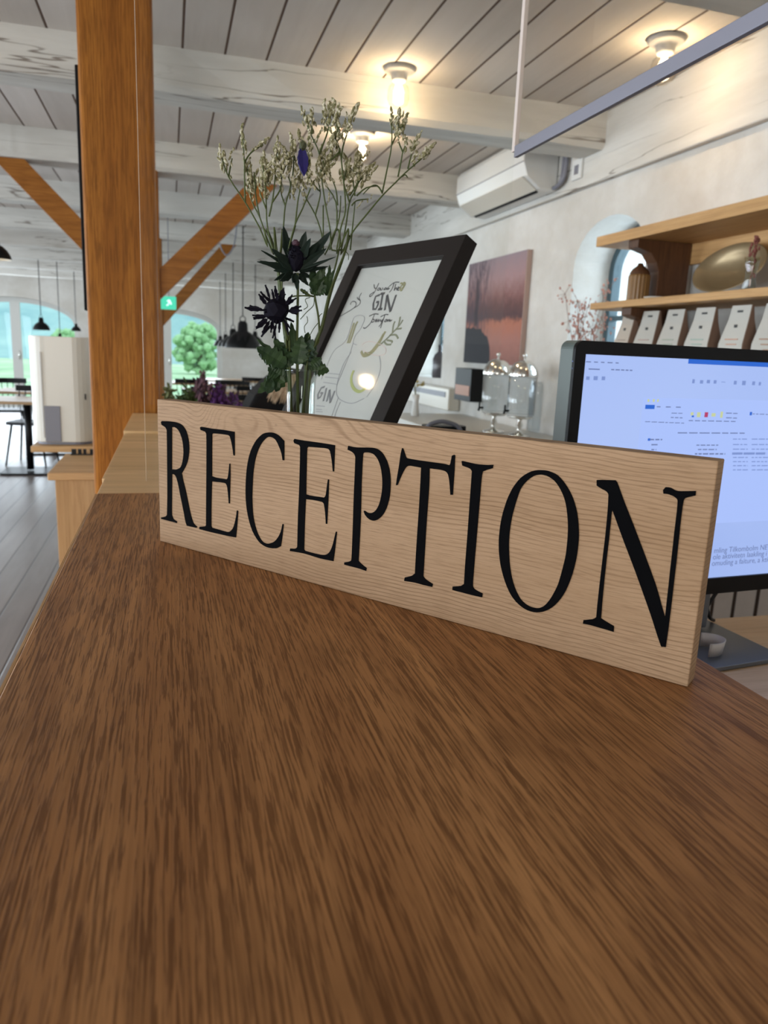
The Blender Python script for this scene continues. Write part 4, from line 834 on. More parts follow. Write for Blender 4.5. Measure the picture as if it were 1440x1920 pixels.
# ================================================================== AIR CONDITIONER, PICTURE
ac = thing('air_conditioner', 'white air conditioner mounted high on the right wall', 'air conditioner', (0, 0, 0))
MA_ = Matrix(((1, 0, 0, 0), (0, 0, 1, 4.02), (0, 1, 0, 0), (0, 0, 0, 1)))
X0 = XW-.038
prof = [(X0, 2.292), (X0-.10, 2.297), (X0-.185, 2.355), (X0-.213, 2.43), (X0-.213, 2.53), (X0-.19, 2.565), (X0, 2.57)]
obj('housing', prism([prof], 1.02, MA_), M['white'], ac, bevel=.008, seg=3)
obj('air_flap', box(-.055, .055, 4.06, 5.0, -.004, .002, Matrix.Translation((X0-.150, 0, 2.327)) @ Matrix.Rotation(math.radians(34), 4, 'Y')), M['cream'], ac, bevel=.001)
obj('outlet_slot', box(-.012, .012, 4.08, 4.98, -.004, .0, Matrix.Translation((X0-.092, 0, 2.2965)) @ Matrix.Rotation(math.radians(34), 4, 'Y')), M['black'], ac)
obj('panel_gap', box(X0-.2145, X0-.21, 4.022, 5.038, 2.425, 2.429), M['greyplastic'], ac)
for k in range(2):
    obj('pipe', tube(smooth_path([(XW-.055, 3.93-.03*k, 2.57), (XW-.055, 3.93-.03*k, 2.40), (XW-.06, 3.935-.02*k, 2.33), (XW-.06, 3.985, 2.305), (XW-.06, 4.015, 2.305)], 5), .012, n=8), M['greyplastic'], ac, smooth=True)
wb = thing('wall_switch', 'small white switch plate with a dark mark right of the air conditioner', 'switch', (XW-.0355, 3.80, 2.36))
obj('switch_plate', box(-.012, 0, -.05, .05, -.05, .05), M['white'], wb, bevel=.002); obj('switch_mark', box(-.014, -.0122, -.02, .02, -.025, .02), M['greyplastic'], wb)
cvx = thing('canvas_print', 'tall canvas print of a bare tree at a pink misty lake', 'canvas print', (0, 0, 0))
ya, yb2, za_, zb_ = 4.335, 5.26, 1.33, 2.02
m = mat('sunset_lake_print', (.4, .2, .15), .6, spec=.2); t = NT(m)
s = t.n('ShaderNodeSeparateXYZ'); t.l(t.coord((1, 1, 1)), s.inputs[0])
v = t.math('DIVIDE', t.math('SUBTRACT', s.outputs[2], za_), zb_-za_); u = t.math('DIVIDE', t.math('SUBTRACT', s.outputs[1], ya), yb2-ya)
n1_ = t.noise(t.coord((1, 14, 14)), 1, 5, .7)
vv = t.math('ADD', v, t.math('MULTIPLY', t.math('SUBTRACT', n1_, .5), .22))
c = t.ramp(vv, [(.0, (.20, .085, .065)), (.22, (.30, .125, .095)), (.38, (.34, .12, .07)), (.44, (.07, .03, .03)), (.54, (.10, .04, .035)), (.64, (.19, .085, .075)), (.8, (.30, .18, .18)), (1., (.24, .18, .20))])
tr1 = t.noise(t.coord((1, 30, 7)), 1, 5, .75, .4)
c = t.mix(t.math('MULTIPLY', t.ramp(tr1, [(.44, g3(0)), (.56, g3(1))]), t.ramp(u, [(.48, g3(0)), (.70, g3(.85))])), c, (.045, .03, .045))
eu = t.math('DIVIDE', t.math('SUBTRACT', 1.0, u), .52); ev = t.math('DIVIDE', t.math('ADD', v, t.math('MULTIPLY', t.math('SUBTRACT', n1_, .5), .10)), .36)
rk = t.math('ADD', t.math('MULTIPLY', eu, t.math('MULTIPLY', eu, eu)), t.math('MULTIPLY', ev, t.math('MULTIPLY', ev, ev)))
c = t.mix(t.ramp(rk, [(.93, g3(1)), (1.0, g3(0))]), c, (.006, .005, .009))
tk = t.math('ABSOLUTE', t.math('SUBTRACT', t.math('ADD', u, t.math('MULTIPLY', t.math('SUBTRACT', n1_, .5), .06)), .80))
c = t.mix(t.math('MULTIPLY', t.ramp(tk, [(.02, g3(1)), (.05, g3(0))]), t.ramp(v, [(.34, g3(0)), (.38, g3(.9)), (.8, g3(.7)), (.9, g3(0))])), c, (.02, .012, .018))
t.base(c)
obj('canvas', box(XW-.036, XW-.001, ya, yb2, za_, zb_), m, cvx, bevel=.001)
obj('canvas_edge', box(XW-.0345, XW-.002, ya-.006, ya-.0005, za_, zb_), mat('pinkish_canvas_side', (.42, .30, .26), .7), cvx)
# dark cabinet opening below the print
bx = thing('black_wall_box', 'small black framed box with an amber glow under the canvas print', 'box', (0, 0, 0))
obj('box_case', box(XW-.10, XW-.002, 4.93, 5.24, 1.06, 1.29), M['black'], bx, bevel=.003)
obj('amber_band', box(XW-.103, XW-.1005, 4.95, 5.22, 1.10, 1.17), mat('amber_copper', (.30, .10, .03), .4), bx)

# ================================================================== DRINK DISPENSERS on the low cupboard
def dispenser(x, y, label):
    d = thing('drink_dispenser', label, 'drink dispenser', (x, y, .946), group='glass drink dispensers on the cupboard')
    z0 = .112
    obj('glass_body', lathe([(.070, z0), (.078, z0+.01), (.079, z0+.22), (.077, z0+.22), (.076, z0+.012), (.0, z0+.010)], 28, cap=False), M['jarglass'], d, smooth=True)
    obj('base_ring', lathe([(.0, z0-.012), (.060, z0-.012), (.074, z0-.004), (.072, z0+.0), (.0, z0+.0)], 28, cap=False), M['chrome'], d, smooth=True)
    obj('domed_lid', lathe([(.081, z0+.2205), (.082, z0+.232), (.074, z0+.262), (.056, z0+.290), (.030, z0+.308), (.0, z0+.312)], 28, cap=False), M['chrome'], d, smooth=True)
    k = obj('lid_knob', lathe([(.005, z0+.310), (.005, z0+.322), (.012, z0+.332), (.010, z0+.343), (.0, z0+.346)], 14, cap=False), M['chrome'], d, smooth=True)
    obj('pedestal', lathe([(.066, 0), (.060, .008), (.020, .018), (.010, .04), (.020, .062), (.010, .085), (.016, z0-.013)], 20), M['chrome'], d, smooth=True)
    tp = obj('tap', tube([(-.079, -.01, z0+.03), (-.105, -.015, z0+.03), (-.108, -.016, z0+.012)], .007, n=8), M['black'], d, smooth=True)
    obj('tap_lever', tube([(-.104, -.015, z0+.034), (-.104, -.015, z0+.062)], .0055, n=6), M['black'], tp)
    return d
pA = atY(927, 775, 4.05); pB = atY(975, 785, 3.86)
dispenser(pA.x, 4.05, 'clear drink dispenser with a domed metal lid, the left one nearer the canvas print')
dispenser(pB.x, 3.86, 'clear drink dispenser with a domed metal lid, the right one nearer the monitor')
pC = atY(1004, 790, 4.1)
tag(obj('glass_jug', lathe([(.035, 0), (.05, .01), (.052, .24), (.045, .285), (.030, .30), (.028, .30), (.043, .283), (.049, .24), (.047, .014), (0, .01)], 24, M=Matrix.Translation((pC.x, 4.1, .946)), cap=False), M['jarglass'], smooth=True), 'plain clear glass jug half hidden behind the right drink dispenser', 'jug')

# things on the sill and low tables near niche 2
def lathe_thing(name, prof, M_, mt, label, cat, n=18, group=None):
    return tag(obj(name, lathe(prof, n, M=M_, cap=False), mt, smooth=True), label, cat, group)
bq = atX(821, 735, XW+.05)
lathe_thing('dark_bottle', [(0, 0), (.055, 0), (.06, .01), (.06, .15), (.045, .19), (.018, .215), (.018, .27), (.0, .272)], Matrix.Translation((XW+.05, bq.y, 1.1855)), mat('smoky_grey_glass', (.06, .055, .06), .2), 'dark grey bottle on the bright window sill right of the poster', 'bottle')
st = thing('white_side_table', 'white cloth covered table below the window behind the poster', 'table', (0, 0, 0))
t0 = atY(758, 768, 5.2); t1 = atY(872, 768, 5.2)
obj('tabletop', box(1.18, 1.50, 4.5, 6.0, .80, .84), M['cream'], st, bevel=.004)
obj('cloth_front', box(1.19, 1.49, 4.51, 5.99, .25, .799), mat('off_white_cloth', (.5, .46, .42), .9), st)
o = thing('wall_heater', 'long cream box mounted under the sill right of the poster', 'heater', (0, 0, 0))
obj('heater_case', box(XW-.10, XW-.004, 5.36, 6.7, .96, 1.13), M['cream'], o, bevel=.01)
obj('heater_grille', box(XW-.104, XW-.1005, 5.42, 6.6, 1.06, 1.10), M['greyplastic'], o)
# yellow flowers in a pale vase
fv_ = thing('flower_vase', 'slim pale vase with yellow and grey dried flowers left of the canvas print', 'vase', (1.62, 5.1, .841+.106-.0))
fv_.location = (1.66, 5.05, .9465)
obj('vase_body', lathe([(.025, 0), (.03, .01), (.02, .10), (.028, .15), (.026, .15), (.018, .10), (.0, .01)], 18, cap=False), M['white'], fv_, smooth=True)
bm = B(); bl = B(); rnd = random.Random(5)
for k in range(9):
    e = Vector((rnd.uniform(-.06, .06), rnd.uniform(-.06, .06), rnd.uniform(.2, .42)))
    tube([(0, 0, .1), e*.6+Vector((0, 0, .05)), e], .0014, bm, 4)
    for q in range(4): ball(e+Vector((rnd.uniform(-.015, .015), rnd.uniform(-.015, .015), rnd.uniform(-.03, .02))), rnd.uniform(.007, .013), bl, 1)
obj('stems', bm, mat('grey_green_stem', (.20, .20, .13), .8), fv_)
obj('flower_heads', bl, mat('mustard_floret', (.42, .34, .12), .8), fv_)

# ================================================================== CEILING LAMPS
def ceiling_lamp(x, y, label, power=2.8):
    l = thing('ceiling_lamp', label, 'ceiling lamp', (x, y, ZC-.0005), group='bare bulb ceiling lamps')
    obj('mounting_plate', lathe([(0, 0), (.068, -.0), (.070, -.010), (.060, -.018), (.038, -.024), (.034, -.045), (.030, -.055), (0, -.055)], 28, cap=False), M['fixture'], l, smooth=True)
    b = obj('bulb', lathe([(.022, -.0555), (.028, -.062), (.043, -.076), (.047, -.092), (.047, -.125), (.040, -.144), (.022, -.156), (.0, -.160)], 24, cap=False), M['bulbglass'], l, smooth=True)
    bm = B()
    for k in range(4):
        a = k*1.57+.4; tube([(.009*math.cos(a), .009*math.sin(a), -.068), (.013*math.cos(a), .013*math.sin(a), -.134)], .0040, bm, 6)
    f = obj('filament', bm, M['filament'], b); f['label'] = 'glowing warm filament'
    p = bpy.data.lights.new('lamp_light', 'POINT'); p.energy = power; p.color = (1, .77, .50); p.shadow_soft_size = .03
    po = bpy.data.objects.new('lamp_light', p); COL.objects.link(po); po.parent = l; po.location = (0, 0, -.105)
    return l
M['fixture'] = mat('grey_white_fixture', (.36, .35, .33), .5)
M['filament'] = mat('warm_filament', (1, .8, .5), .5, emit=(1, .72, .36), es=15)
ceiling_lamp(.975, 3.42, 'bare bulb ceiling lamp in front of the large white beam, middle of the three')
ceiling_lamp(1.063, 4.43, 'bare bulb ceiling lamp glowing between two beams just behind the flower tips', 7)
ceiling_lamp(1.823, 2.74, 'bare bulb ceiling lamp nearest the right wall, topmost in the photo')  # lit lamp modelled in place of a reflection in the side pane
ceiling_lamp(-1.38, 2.76, 'bare bulb ceiling lamp left of the oak post, mirrored in the poster glass')

# ================================================================== VASE AND BOUQUET
VY = .885
vc = atY(564.5, 705, VY); VX = vc.x
rimz = atY(564, 691, VY).z
VH = rimz-CZ-.001
vs = thing('flower_vase', 'slim clear glass vase holding the wildflowers behind the sign', 'vase', (VX, VY, CZ+.0005))
obj('vase_body', lathe([(0, 0), (.022, 0), (.024, .004), (.0235, .02), (.0178, .09), (.0168, VH-.03), (.0178, VH-.012), (.0212, VH-.002), (.0212, VH), (.0200, VH), (.0160, VH-.012), (.0150, VH-.03), (.0158, .09), (.0205, .03), (.019, .012), (0, .010)], 36, cap=False), M['vaseglass'], vs, smooth=True)
obj('water', lathe([(0, .0105), (.0188, .0125), (.0200, .03), (.0156, .09), (.0152, .115), (0, .115)], 30, cap=False), glass_sheet('vase_water', (.90, .93, .88), 1.33), vs, smooth=True)

M['stem'] = mat('olive_green_stem', (.060, .078, .022), .6, spec=.3)
M['twig'] = mat('brownish_green_twig', (.050, .055, .022), .6)
m = mat('sage_cream_bud', (.20, .18, .09), .75); t = NT(m)
t.base(t.ramp(t.noise(t.coord((1, 1, 1)), 260, 2, .6), [(.34, (.10, .095, .035)), (.50, (.24, .22, .11)), (.64, (.58, .54, .42))])); M['bud'] = m
m = mat('dark_green_leaf', (.016, .034, .013), .5, spec=.35); t = NT(m)
t.base(t.ramp(t.noise(t.coord((1, 1, 1)), 60, 3, .6), [(.35, (.010, .026, .010)), (.7, (.038, .072, .022))])); M['leaf'] = m
M['thistle'] = mat('dusky_thistle_bract', (.011, .019, .014), .55, spec=.15)
M['thistle2'] = mat('withered_dark_petal', (.006, .005, .010), .7, spec=.1)
K7 = .2986
def c7(x, y, dy=0): return atY(400+K7*x, 200+K7*y, VY+dy)
def c8(x, y, dy=0): return atY(450+.15278*x, 420+.15278*y, VY+dy)
rndB = random.Random(21)
def florets(bm, p, s=1.0, n=7, d=None):
    d = (d or Vector((0, 0, 1))).normalized()
    for k in range(n):
        f = k/max(1, n-1)
        q = p + d*(f-.35)*.018*s + Vector((rndB.uniform(-1, 1), rndB.uniform(-1, 1), rndB.uniform(-.6, .6)))*.0035*s*(1.1-f*.7)
        R = (d*.9+Vector((rndB.uniform(-.7, .7), rndB.uniform(-.7, .7), rndB.uniform(-.2, .7)))).to_track_quat('Z', 'Y').to_matrix()
        ball(q, .0020*s*rndB.uniform(.75, 1.25), bm, 1, (.8, .8, 1.9), .12, R)
def lavender(label, paths, blooms, dy, root, bud=1.0):
    """paths in crop-7 pixels, main first; root: crop-8 path from the branching point into the vase"""
    s = thing('sea_lavender_stem', label, 'flower', (VX, VY, CZ), group='sea lavender stems in the vase')
    off = Vector((VX, VY, CZ)); bm = B(); fb_ = B()
    for i, p in enumerate(paths):
        q = [c7(x, y, dy+rndB.uniform(-.004, .004)) for x, y in p]
        r = .00085 if i else .0011
        if i == 0 and root:
            rp = [c8(x, y, dy*.4) for x, y in root[::-1]]
            bottom = Vector((VX+rndB.uniform(-.008, .008), VY+rndB.uniform(-.006, .006), CZ+.016))
            q = [bottom] + rp + q
        q = smooth_path([v_-off for v_ in q], 3)
        N = len(q); tube(q, [r*(1.25-.6*k/N) for k in range(N)], bm, 5)
    for b in blooms:
        x, y = b[0], b[1]; sz = b[2] if len(b) > 2 else 1
        nn = int(4.6*sz)+2
        dd = Vector((b[3] if len(b) > 3 else rndB.uniform(-.4, .4), 0, 1))
        florets(fb_, c7(x, y, dy+rndB.uniform(-.008, .008))-off, sz*bud, nn, dd)
    obj('stalk', bm, M['stem'], s, smooth=True)
    o = obj('flower_heads', fb_, M['bud'], s); o['label'] = 'cream and sage dried floret clusters'
    return s
left_root = [(300, 60), (400, 260), (455, 480), (478, 800), (540, 1200), (592, 1700)]
lavender('dried sea lavender stem leaning farthest left out of the vase',
    [[(340, 880), (290, 760), (200, 600), (95, 440), (50, 310)], [(200, 600), (196, 450), (195, 350), (185, 200)], [(195, 350), (235, 290), (300, 245)], [(95, 440), (108, 370), (118, 325)]],
    [(48, 310, .9, -.2), (65, 350, 1.1, -.2), (82, 400, .9, -.2), (116, 325, .8, .1), (182, 195, 1, 0), (190, 235, .9, 0), (198, 275, .6), (290, 248, 1, .9), (262, 262, .7, .8)], 0, left_root)
lavender('dried sea lavender stem just right of the leftmost one',
    [[(380, 930), (330, 810), (290, 690), (245, 600), (220, 480), (215, 390)], [(290, 690), (268, 570), (262, 480), (255, 410)]],
    [(215, 380, .8), (225, 425, 1.2), (240, 460, 1.2), (250, 420, 1), (218, 475, 1), (235, 500, 1.1), (262, 470, .9), (228, 530, .9), (240, 555, .7)], .008, [(330, 60), (420, 280), (470, 520), (485, 800), (520, 1150), (580, 1700)])
lavender('dried sea lavender stem with thick clusters over the orange brace',
    [[(385, 920), (340, 760), (332, 600), (325, 480), (310, 370)], [(350, 690), (370, 600), (385, 480), (400, 270)], [(332, 640), (300, 560), (290, 520)], [(370, 600), (420, 520), (430, 440), (460, 360)]],
    [(308, 370, 1.1), (315, 410, 1.1), (330, 440, 1.3), (345, 400, 1.1), (300, 530, 1.0), (318, 500, 1.2), (340, 470, 1.2), (372, 430, 1), (398, 340, 1.1), (404, 300, 1.1), (404, 268, .9), (412, 415, 1.2), (415, 470, 1.2), (385, 385, 1.), (445, 370, 1.), (465, 350, 1.2), (350, 430, .9), (322, 540, .8)], -.006, [(420, 40), (445, 260), (470, 500), (490, 760), (530, 1100), (585, 1700)])
lavender('dried sea lavender stem beside the dark blue petal',
    [[(425, 930), (440, 760), (452, 620), (485, 500), (470, 440)], [(452, 620), (430, 560), (418, 500)], [(485, 500), (500, 420), (505, 330), (500, 240)]],
    [(500, 240, 1), (505, 280, 1.1), (488, 310, 1.2), (478, 350, 1.2), (470, 385, 1), (515, 420, 1.1), (520, 395, 1), (498, 525, 1), (490, 545, .8), (560, 240, 1.1), (552, 455, .9), (545, 510, .9), (575, 515, .8)], .004, [(520, 60), (500, 300), (480, 500), (492, 760), (545, 1100), (600, 1700)])
lavender('dried sea lavender stem bending right under the dark blue petal',
    [[(470, 900), (515, 735), (560, 640), (615, 500), (635, 460)], [(515, 735), (530, 600), (545, 520)], [(615, 500), (600, 430), (605, 300)], [(660, 525), (632, 490), (600, 440), (585, 400)]],
    [(605, 270, 1.1), (612, 310, 1.1), (600, 350, 1), (598, 440, 1.1), (605, 400, 1), (615, 460, .9), (635, 480, .6)], -.01, [(680, 20), (630, 170), (560, 420), (520, 600), (520, 900), (600, 1400), (610, 1700)], 1.0)
lavender('tall dried sea lavender stem with the topmost tip left of the lamps',
    [[(745, 900), (735, 780), (705, 620), (680, 450), (665, 295), (620, 190), (575, 80)], [(665, 295), (700, 210), (722, 130), (700, 50)], [(620, 170), (618, 120), (620, 80)], [(690, 470), (700, 400), (690, 340)]],
    [(572, 75, .9, -.3), (585, 105, 1, -.3), (600, 130, .9), (620, 75, .9), (625, 100, .9), (655, 195, .9, .4), (700, 45, 1), (712, 75, 1.3), (735, 60, 1.2), (745, 30, 1), (690, 60, .8), (722, 95, 1), (690, 340, 1.1), (700, 370, 1.3), (670, 370, 1.0), (680, 400, 1.1), (720, 365, 1.1, .8), (745, 355, .9, .9), (715, 380, 1)], .0,
    [(1290, 330), (1180, 620), (1080, 900), (1000, 1250), (880, 1560), (800, 1740)])
lavender('tall dried sea lavender stem carrying clusters around the second lamp from below',
    [[(775, 920), (800, 760), (830, 640), (812, 420), (795, 280), (765, 200), (722, 140)], [(803, 330), (815, 250), (850, 140), (880, 50)], [(795, 280), (740, 330), (740, 230)], [(765, 200), (782, 140), (770, 90)]],
    [(885, 45, .9, .4), (870, 75, 1.2, .3), (856, 105, 1, .3), (840, 80, .6), (772, 90, 1.2), (776, 60, 1), (780, 120, 1.1), (800, 175, 1.1, .4), (815, 185, 1, .5), (740, 225, 1), (742, 260, 1.2), (748, 295, 1), (775, 270, .9), (770, 235, .8)], -.012,
    [(1330, 60), (1290, 330), (1200, 560), (1090, 880), (1010, 1250), (890, 1560), (820, 1740)])
lavender('dried sea lavender stem with full heads in front of the glowing bulb',
    [[(800, 930), (830, 760), (855, 600), (890, 530), (915, 470), (950, 440), (985, 425)], [(855, 600), (820, 480), (835, 400)], [(890, 560), (880, 480), (878, 390)], [(855, 560), (905, 480), (918, 400)], [(870, 620), (900, 590), (975, 580)], [(780, 620), (770, 520), (735, 430)], [(900, 560), (960, 510), (1030, 498)]],
    [(820, 400, 1.3), (835, 420, 1.2), (828, 440, 1), (850, 385, 1), (875, 380, 1.3), (885, 410, 1.3), (900, 395, 1.1), (915, 385, 1.2), (912, 420, 1.1), (945, 430, 1.1, .7), (965, 420, 1.2, .8), (985, 420, 1, .9), (940, 460, 1.1), (920, 340, .8, .8), (950, 320, .7, .9), (735, 425, 1.1), (850, 520, .9), (840, 545, .7), (975, 582, .6, .8), (910, 620, .6, .8)], .006,
    [(1340, 160), (1290, 330), (1210, 560), (1110, 880), (1020, 1250), (900, 1560), (840, 1740)])
lavender('dried sea lavender stem sweeping farthest right out of the vase',
    [[(830, 900), (870, 795), (960, 680), (1060, 560), (1140, 480), (1200, 420), (1280, 350), (1350, 290)], [(1060, 545), (1090, 400), (1120, 240), (1118, 90)], [(1120, 240), (1150, 180), (1190, 115)], [(1160, 440), (1180, 340), (1190, 285), (1208, 240)], [(1190, 285), (1170, 240), (1162, 205)], [(1222, 390), (1245, 300), (1275, 225)], [(1150, 180), (1160, 130), (1165, 100)], [(1060, 540), (1030, 498), (990, 500), (940, 550)], [(1180, 440), (1205, 428), (1220, 445)]],
    [(1115, 80, 1, -.1), (1125, 110, .8), (1155, 105, 1.2), (1165, 130, 1.2), (1188, 118, 1.1, .4), (1195, 95, .8), (1160, 200, .6), (1210, 235, 1.1), (1212, 255, .8), (1278, 215, .9, .4), (1262, 250, 1, .3), (1252, 275, .8), (1350, 280, 1, .9), (1325, 298, 1.2, .9), (1300, 315, 1.1, .8), (1270, 330, .9)], .0,
    [(1345, 140), (1300, 320), (1220, 560), (1130, 800), (1040, 1150), (930, 1500), (860, 1740)])
lavender('thin sea lavender stem with sparse tips in the middle of the bunch',
    [[(700, 930), (680, 800), (640, 680), (590, 590), (575, 560)], [(640, 680), (662, 600), (672, 540), (660, 480)], [(775, 780), (770, 600), (700, 480), (690, 420)], [(730, 900), (790, 700), (800, 560)], [(690, 900), (690, 620)], [(860, 900), (880, 700), (890, 600)]],
    [(690, 415, 1), (700, 440, .9), (575, 560, .6), (660, 470, .8), (655, 430, .9), (720, 590, .6)], .012,
    [(1180, 60), (1230, 200), (1180, 480), (1100, 800), (1010, 1300), (850, 1740)])

# blade helper: thin pointed leaf with real thickness, base at p, direction d, length L, width w
def blade(bm, p, d, L, w, curl=.2, n=6, face=None, jag=0, th=.0005, rn=rndB):
    d = d.normalized(); face = face or Vector((rn.uniform(-.5, .5), -1, rn.uniform(-.3, .6)))
    s = d.cross(face)
    if s.length < 1e-4: s = d.cross(Vector((1, 0, 0)))
    s.normalize(); nn = s.cross(d).normalized(); rows = []
    for k in range(n+1):
        f = k/n; c_ = p + d*(L*f) + nn*(curl*L*f*f)
        ww = w*.5*(math.sin(math.pi*min(1, f*.92+.08))**.8)*(1-.25*f)
        if jag and k % 2: ww *= (1+jag)
        if k == n: ww = w*.02
        rows.append([bm.verts.new(c_ - s*ww + nn*th), bm.verts.new(c_ + nn*(th-.15*ww)), bm.verts.new(c_ + s*ww + nn*th), bm.verts.new(c_ + s*ww - nn*th), bm.verts.new(c_ - nn*(th+.15*ww)), bm.verts.new(c_ - s*ww - nn*th)])
    for a, b in zip(rows, rows[1:]):
        for k in range(6): bm.faces.new((a[k], a[(k+1) % 6], b[(k+1) % 6], b[k]))
    bm.faces.new(rows[0][::-1]); bm.faces.new(rows[-1])
off = Vector((VX, VY, CZ))
def from_to(bm, a, b, w, dy=0, curl=.1, n=6, jag=0, face=None, dyb=None):
    P_ = c8(*a, dy)-off; Q_ = c8(*b, dy if dyb is None else dyb)-off; blade(bm, P_, Q_-P_, (Q_-P_).length, w, curl, n, face, jag)

# upper thistle: cup of broad green bracts seen from the side
th = thing('thistle', 'green sea holly with upright broad bracts, upper of the two thistles', 'flower', (VX, VY, CZ))
bm = B(); tube(smooth_path([Vector((.003, .002, .016)), c8(705, 1650, 0)-off, c8(705, 1200, -.004)-off, c8(710, 800, -.006)-off, c8(705, 600, -.008)-off], 4), .0016, bm, 6)
obj('stalk', bm, M['stem'], th, smooth=True)
bm = B()
for a, b, w in (((640, 520), (515, 30), .011), ((660, 520), (600, 170), .010), ((690, 520), (810, 95), .012), ((700, 520), (870, 170), .010), ((720, 530), (1120, 150), .012), ((700, 540), (960, 250), .012), ((740, 540), (1060, 300), .009),
                ((690, 500), (640, 300), .009), ((690, 500), (740, 290), .009), ((650, 540), (400, 310), .009), ((650, 560), (240, 435), .0065), ((660, 570), (245, 490), .008), ((640, 560), (280, 310), .004), ((620, 590), (400, 690), .005), ((650, 600), (510, 700), .009),
                ((740, 590), (1120, 420), .003), ((740, 560), (1180, 400), .003), ((730, 580), (1070, 540), .005), ((740, 600), (900, 660), .005), ((730, 610), (830, 745), .006), ((720, 610), (780, 720), .005), ((690, 610), (620, 740), .007), ((690, 620), (700, 800), .006),
                ((720, 560), (1000, 350), .008), ((740, 560), (950, 500), .007), ((640, 560), (450, 420), .008), ((650, 570), (420, 560), .007)):
    from_to(bm, a, b, w, -.008+rndB.uniform(-.006, .006), rndB.uniform(-.15, .2), 6, .25, None, -.008+rndB.uniform(-.022, .014))
obj('bracts', bm, M['thistle'], th)
bm = ball(c8(690, 420, -.012)-off, .0115, None, 2, (.8, .8, 1.25), .08)
for k in range(40):
    a = rndB.uniform(0, 6.28); e = rndB.uniform(-.2, 1.2); q = Vector((math.cos(a)*math.cos(e), math.sin(a)*math.cos(e), math.sin(e)))
    p = c8(690, 420, -.012)-off + Vector((q.x*.009, q.y*.009, q.z*.013)); tube([p, p+q*.004], [.0008, .0002], bm, 4)
obj('cone_head', bm, M['thistle2'], th)
bm = ball(c8(685, 235, -.014)-off, .0045, None, 2, (1, 1, .9), .15)
hd = obj('purple_tip', bm, mat('dull_mauve_tip', (.05, .018, .03), .7), th); hd['label'] = 'dull mauve top of the head'

# lower thistle: withered star of narrow twisted petals
th2 = thing('thistle', 'withered near-black thistle star with narrow twisted rays, lower left', 'flower', (VX, VY, CZ))
bm = B(); ctr = c8(450, 1060, -.022)-off
tube(smooth_path([Vector((-.003, 0, .016)), c8(610, 1680, 0)-off, c8(580, 1400, -.006)-off, ctr+Vector((.006, .010, -.004))], 4), .0014, bm, 6)
obj('stalk', bm, M['stem'], th2, smooth=True)
bm = B()
rays = [(55, 1025, .006), (120, 1000, .004), (230, 860, .005), (255, 830, .003), (310, 745, .003), (390, 800, .003), (150, 1120, .003), (165, 1165, .004), (195, 1270, .007), (270, 1330, .004), (260, 1385, .003), (400, 1400, .003), (440, 1420, .0025), (380, 1330, .004), (480, 1330, .003),
        (760, 1060, .006), (750, 1010, .005), (690, 910, .004), (640, 870, .004), (700, 1110, .003), (620, 1290, .003), (660, 1200, .003), (540, 780, .006), (430, 760, .004), (560, 860, .005), (470, 850, .004), (330, 900, .004), (300, 1090, .003), (590, 1360, .003)]
for x, y, w in rays:
    e = c8(x, y, -.022+rndB.uniform(-.018, .012))-off; d = e-ctr; L = d.length
    s_ = d.normalized().cross(Vector((0, -1, 0))); mid = ctr+d*.5+s_*rndB.uniform(-.12, .12)*L+Vector((0, rndB.uniform(-.004, .004), 0))
    p = smooth_path([ctr, mid, e], 4); N = len(p)
    tube(p, [.0007+.0003*math.sin(k) for k in range(N)], bm, 4)
    q = p[int(N*.55)]; blade(bm, q, e-q, (e-q).length, w*.9, rndB.uniform(-.3, .3), 5, None, .4)
obj('rays', bm, M['thistle2'], th2)
obj('cone_head', ball(ctr, .0145, None, 2, (1, .8, .95), .14), M['thistle2'], th2)

# third green sprig on the right with curling tendrils
sp3 = thing('leafy_sprig', 'dark leafy sprig with curling tendrils right of the thistles', 'flower', (VX, VY, CZ))
bm = B(); tube(smooth_path([Vector((.005, 0, .016)), c8(860, 1740, 0)-off, c8(960, 1450, 0)-off, c8(968, 1200, 0)-off, c8(930, 960, 0)-off, c8(915, 880, 0)-off], 4), .0013, bm, 6)
tube(smooth_path([c8(915, 890, 0)-off, c8(780, 880, 0)-off, c8(640, 890, 0)-off, c8(590, 920, 0)-off], 4), .0009, bm, 5)
tube(smooth_path([c8(915, 890, 0)-off, c8(850, 870, 0)-off, c8(740, 800, 0)-off], 4), [.0009]*9, bm, 5)
for q in ([(910, 900), (900, 1000), (820, 1080), (740, 1170)], [(860, 900), (800, 930), (830, 1010), (780, 1050)], [(970, 1200), (900, 1290), (840, 1400)], [(820, 1130), (830, 1200), (790, 1260), (800, 1340)], [(1290, 330), (1330, 380), (1330, 440)], [(965, 1150), (990, 1110), (1010, 1100)]):
    tube(smooth_path([c8(x, y, 0)-off for x, y in q], 4), .00045, bm, 4)
obj('stalk', bm, M['stem'], sp3, smooth=True)
bm = B()
for a, b, w in (((930, 880), (900, 520), .012), ((930, 880), (980, 560), .012), ((940, 860), (1050, 640), .012), ((940, 860), (1060, 760), .010), ((930, 800), (870, 860), .010), ((1080, 860), (1110, 500), .007), ((1060, 880), (1040, 600), .006), ((950, 700), (1040, 520), .008), ((920, 700), (860, 560), .008), ((740, 800), (860, 880), .004), ((1100, 700), (1150, 560), .004)):
    from_to(bm, a, b, w, .002, rndB.uniform(-.1, .2), 8, .5)
obj('leaves', bm, M['leaf'], sp3)

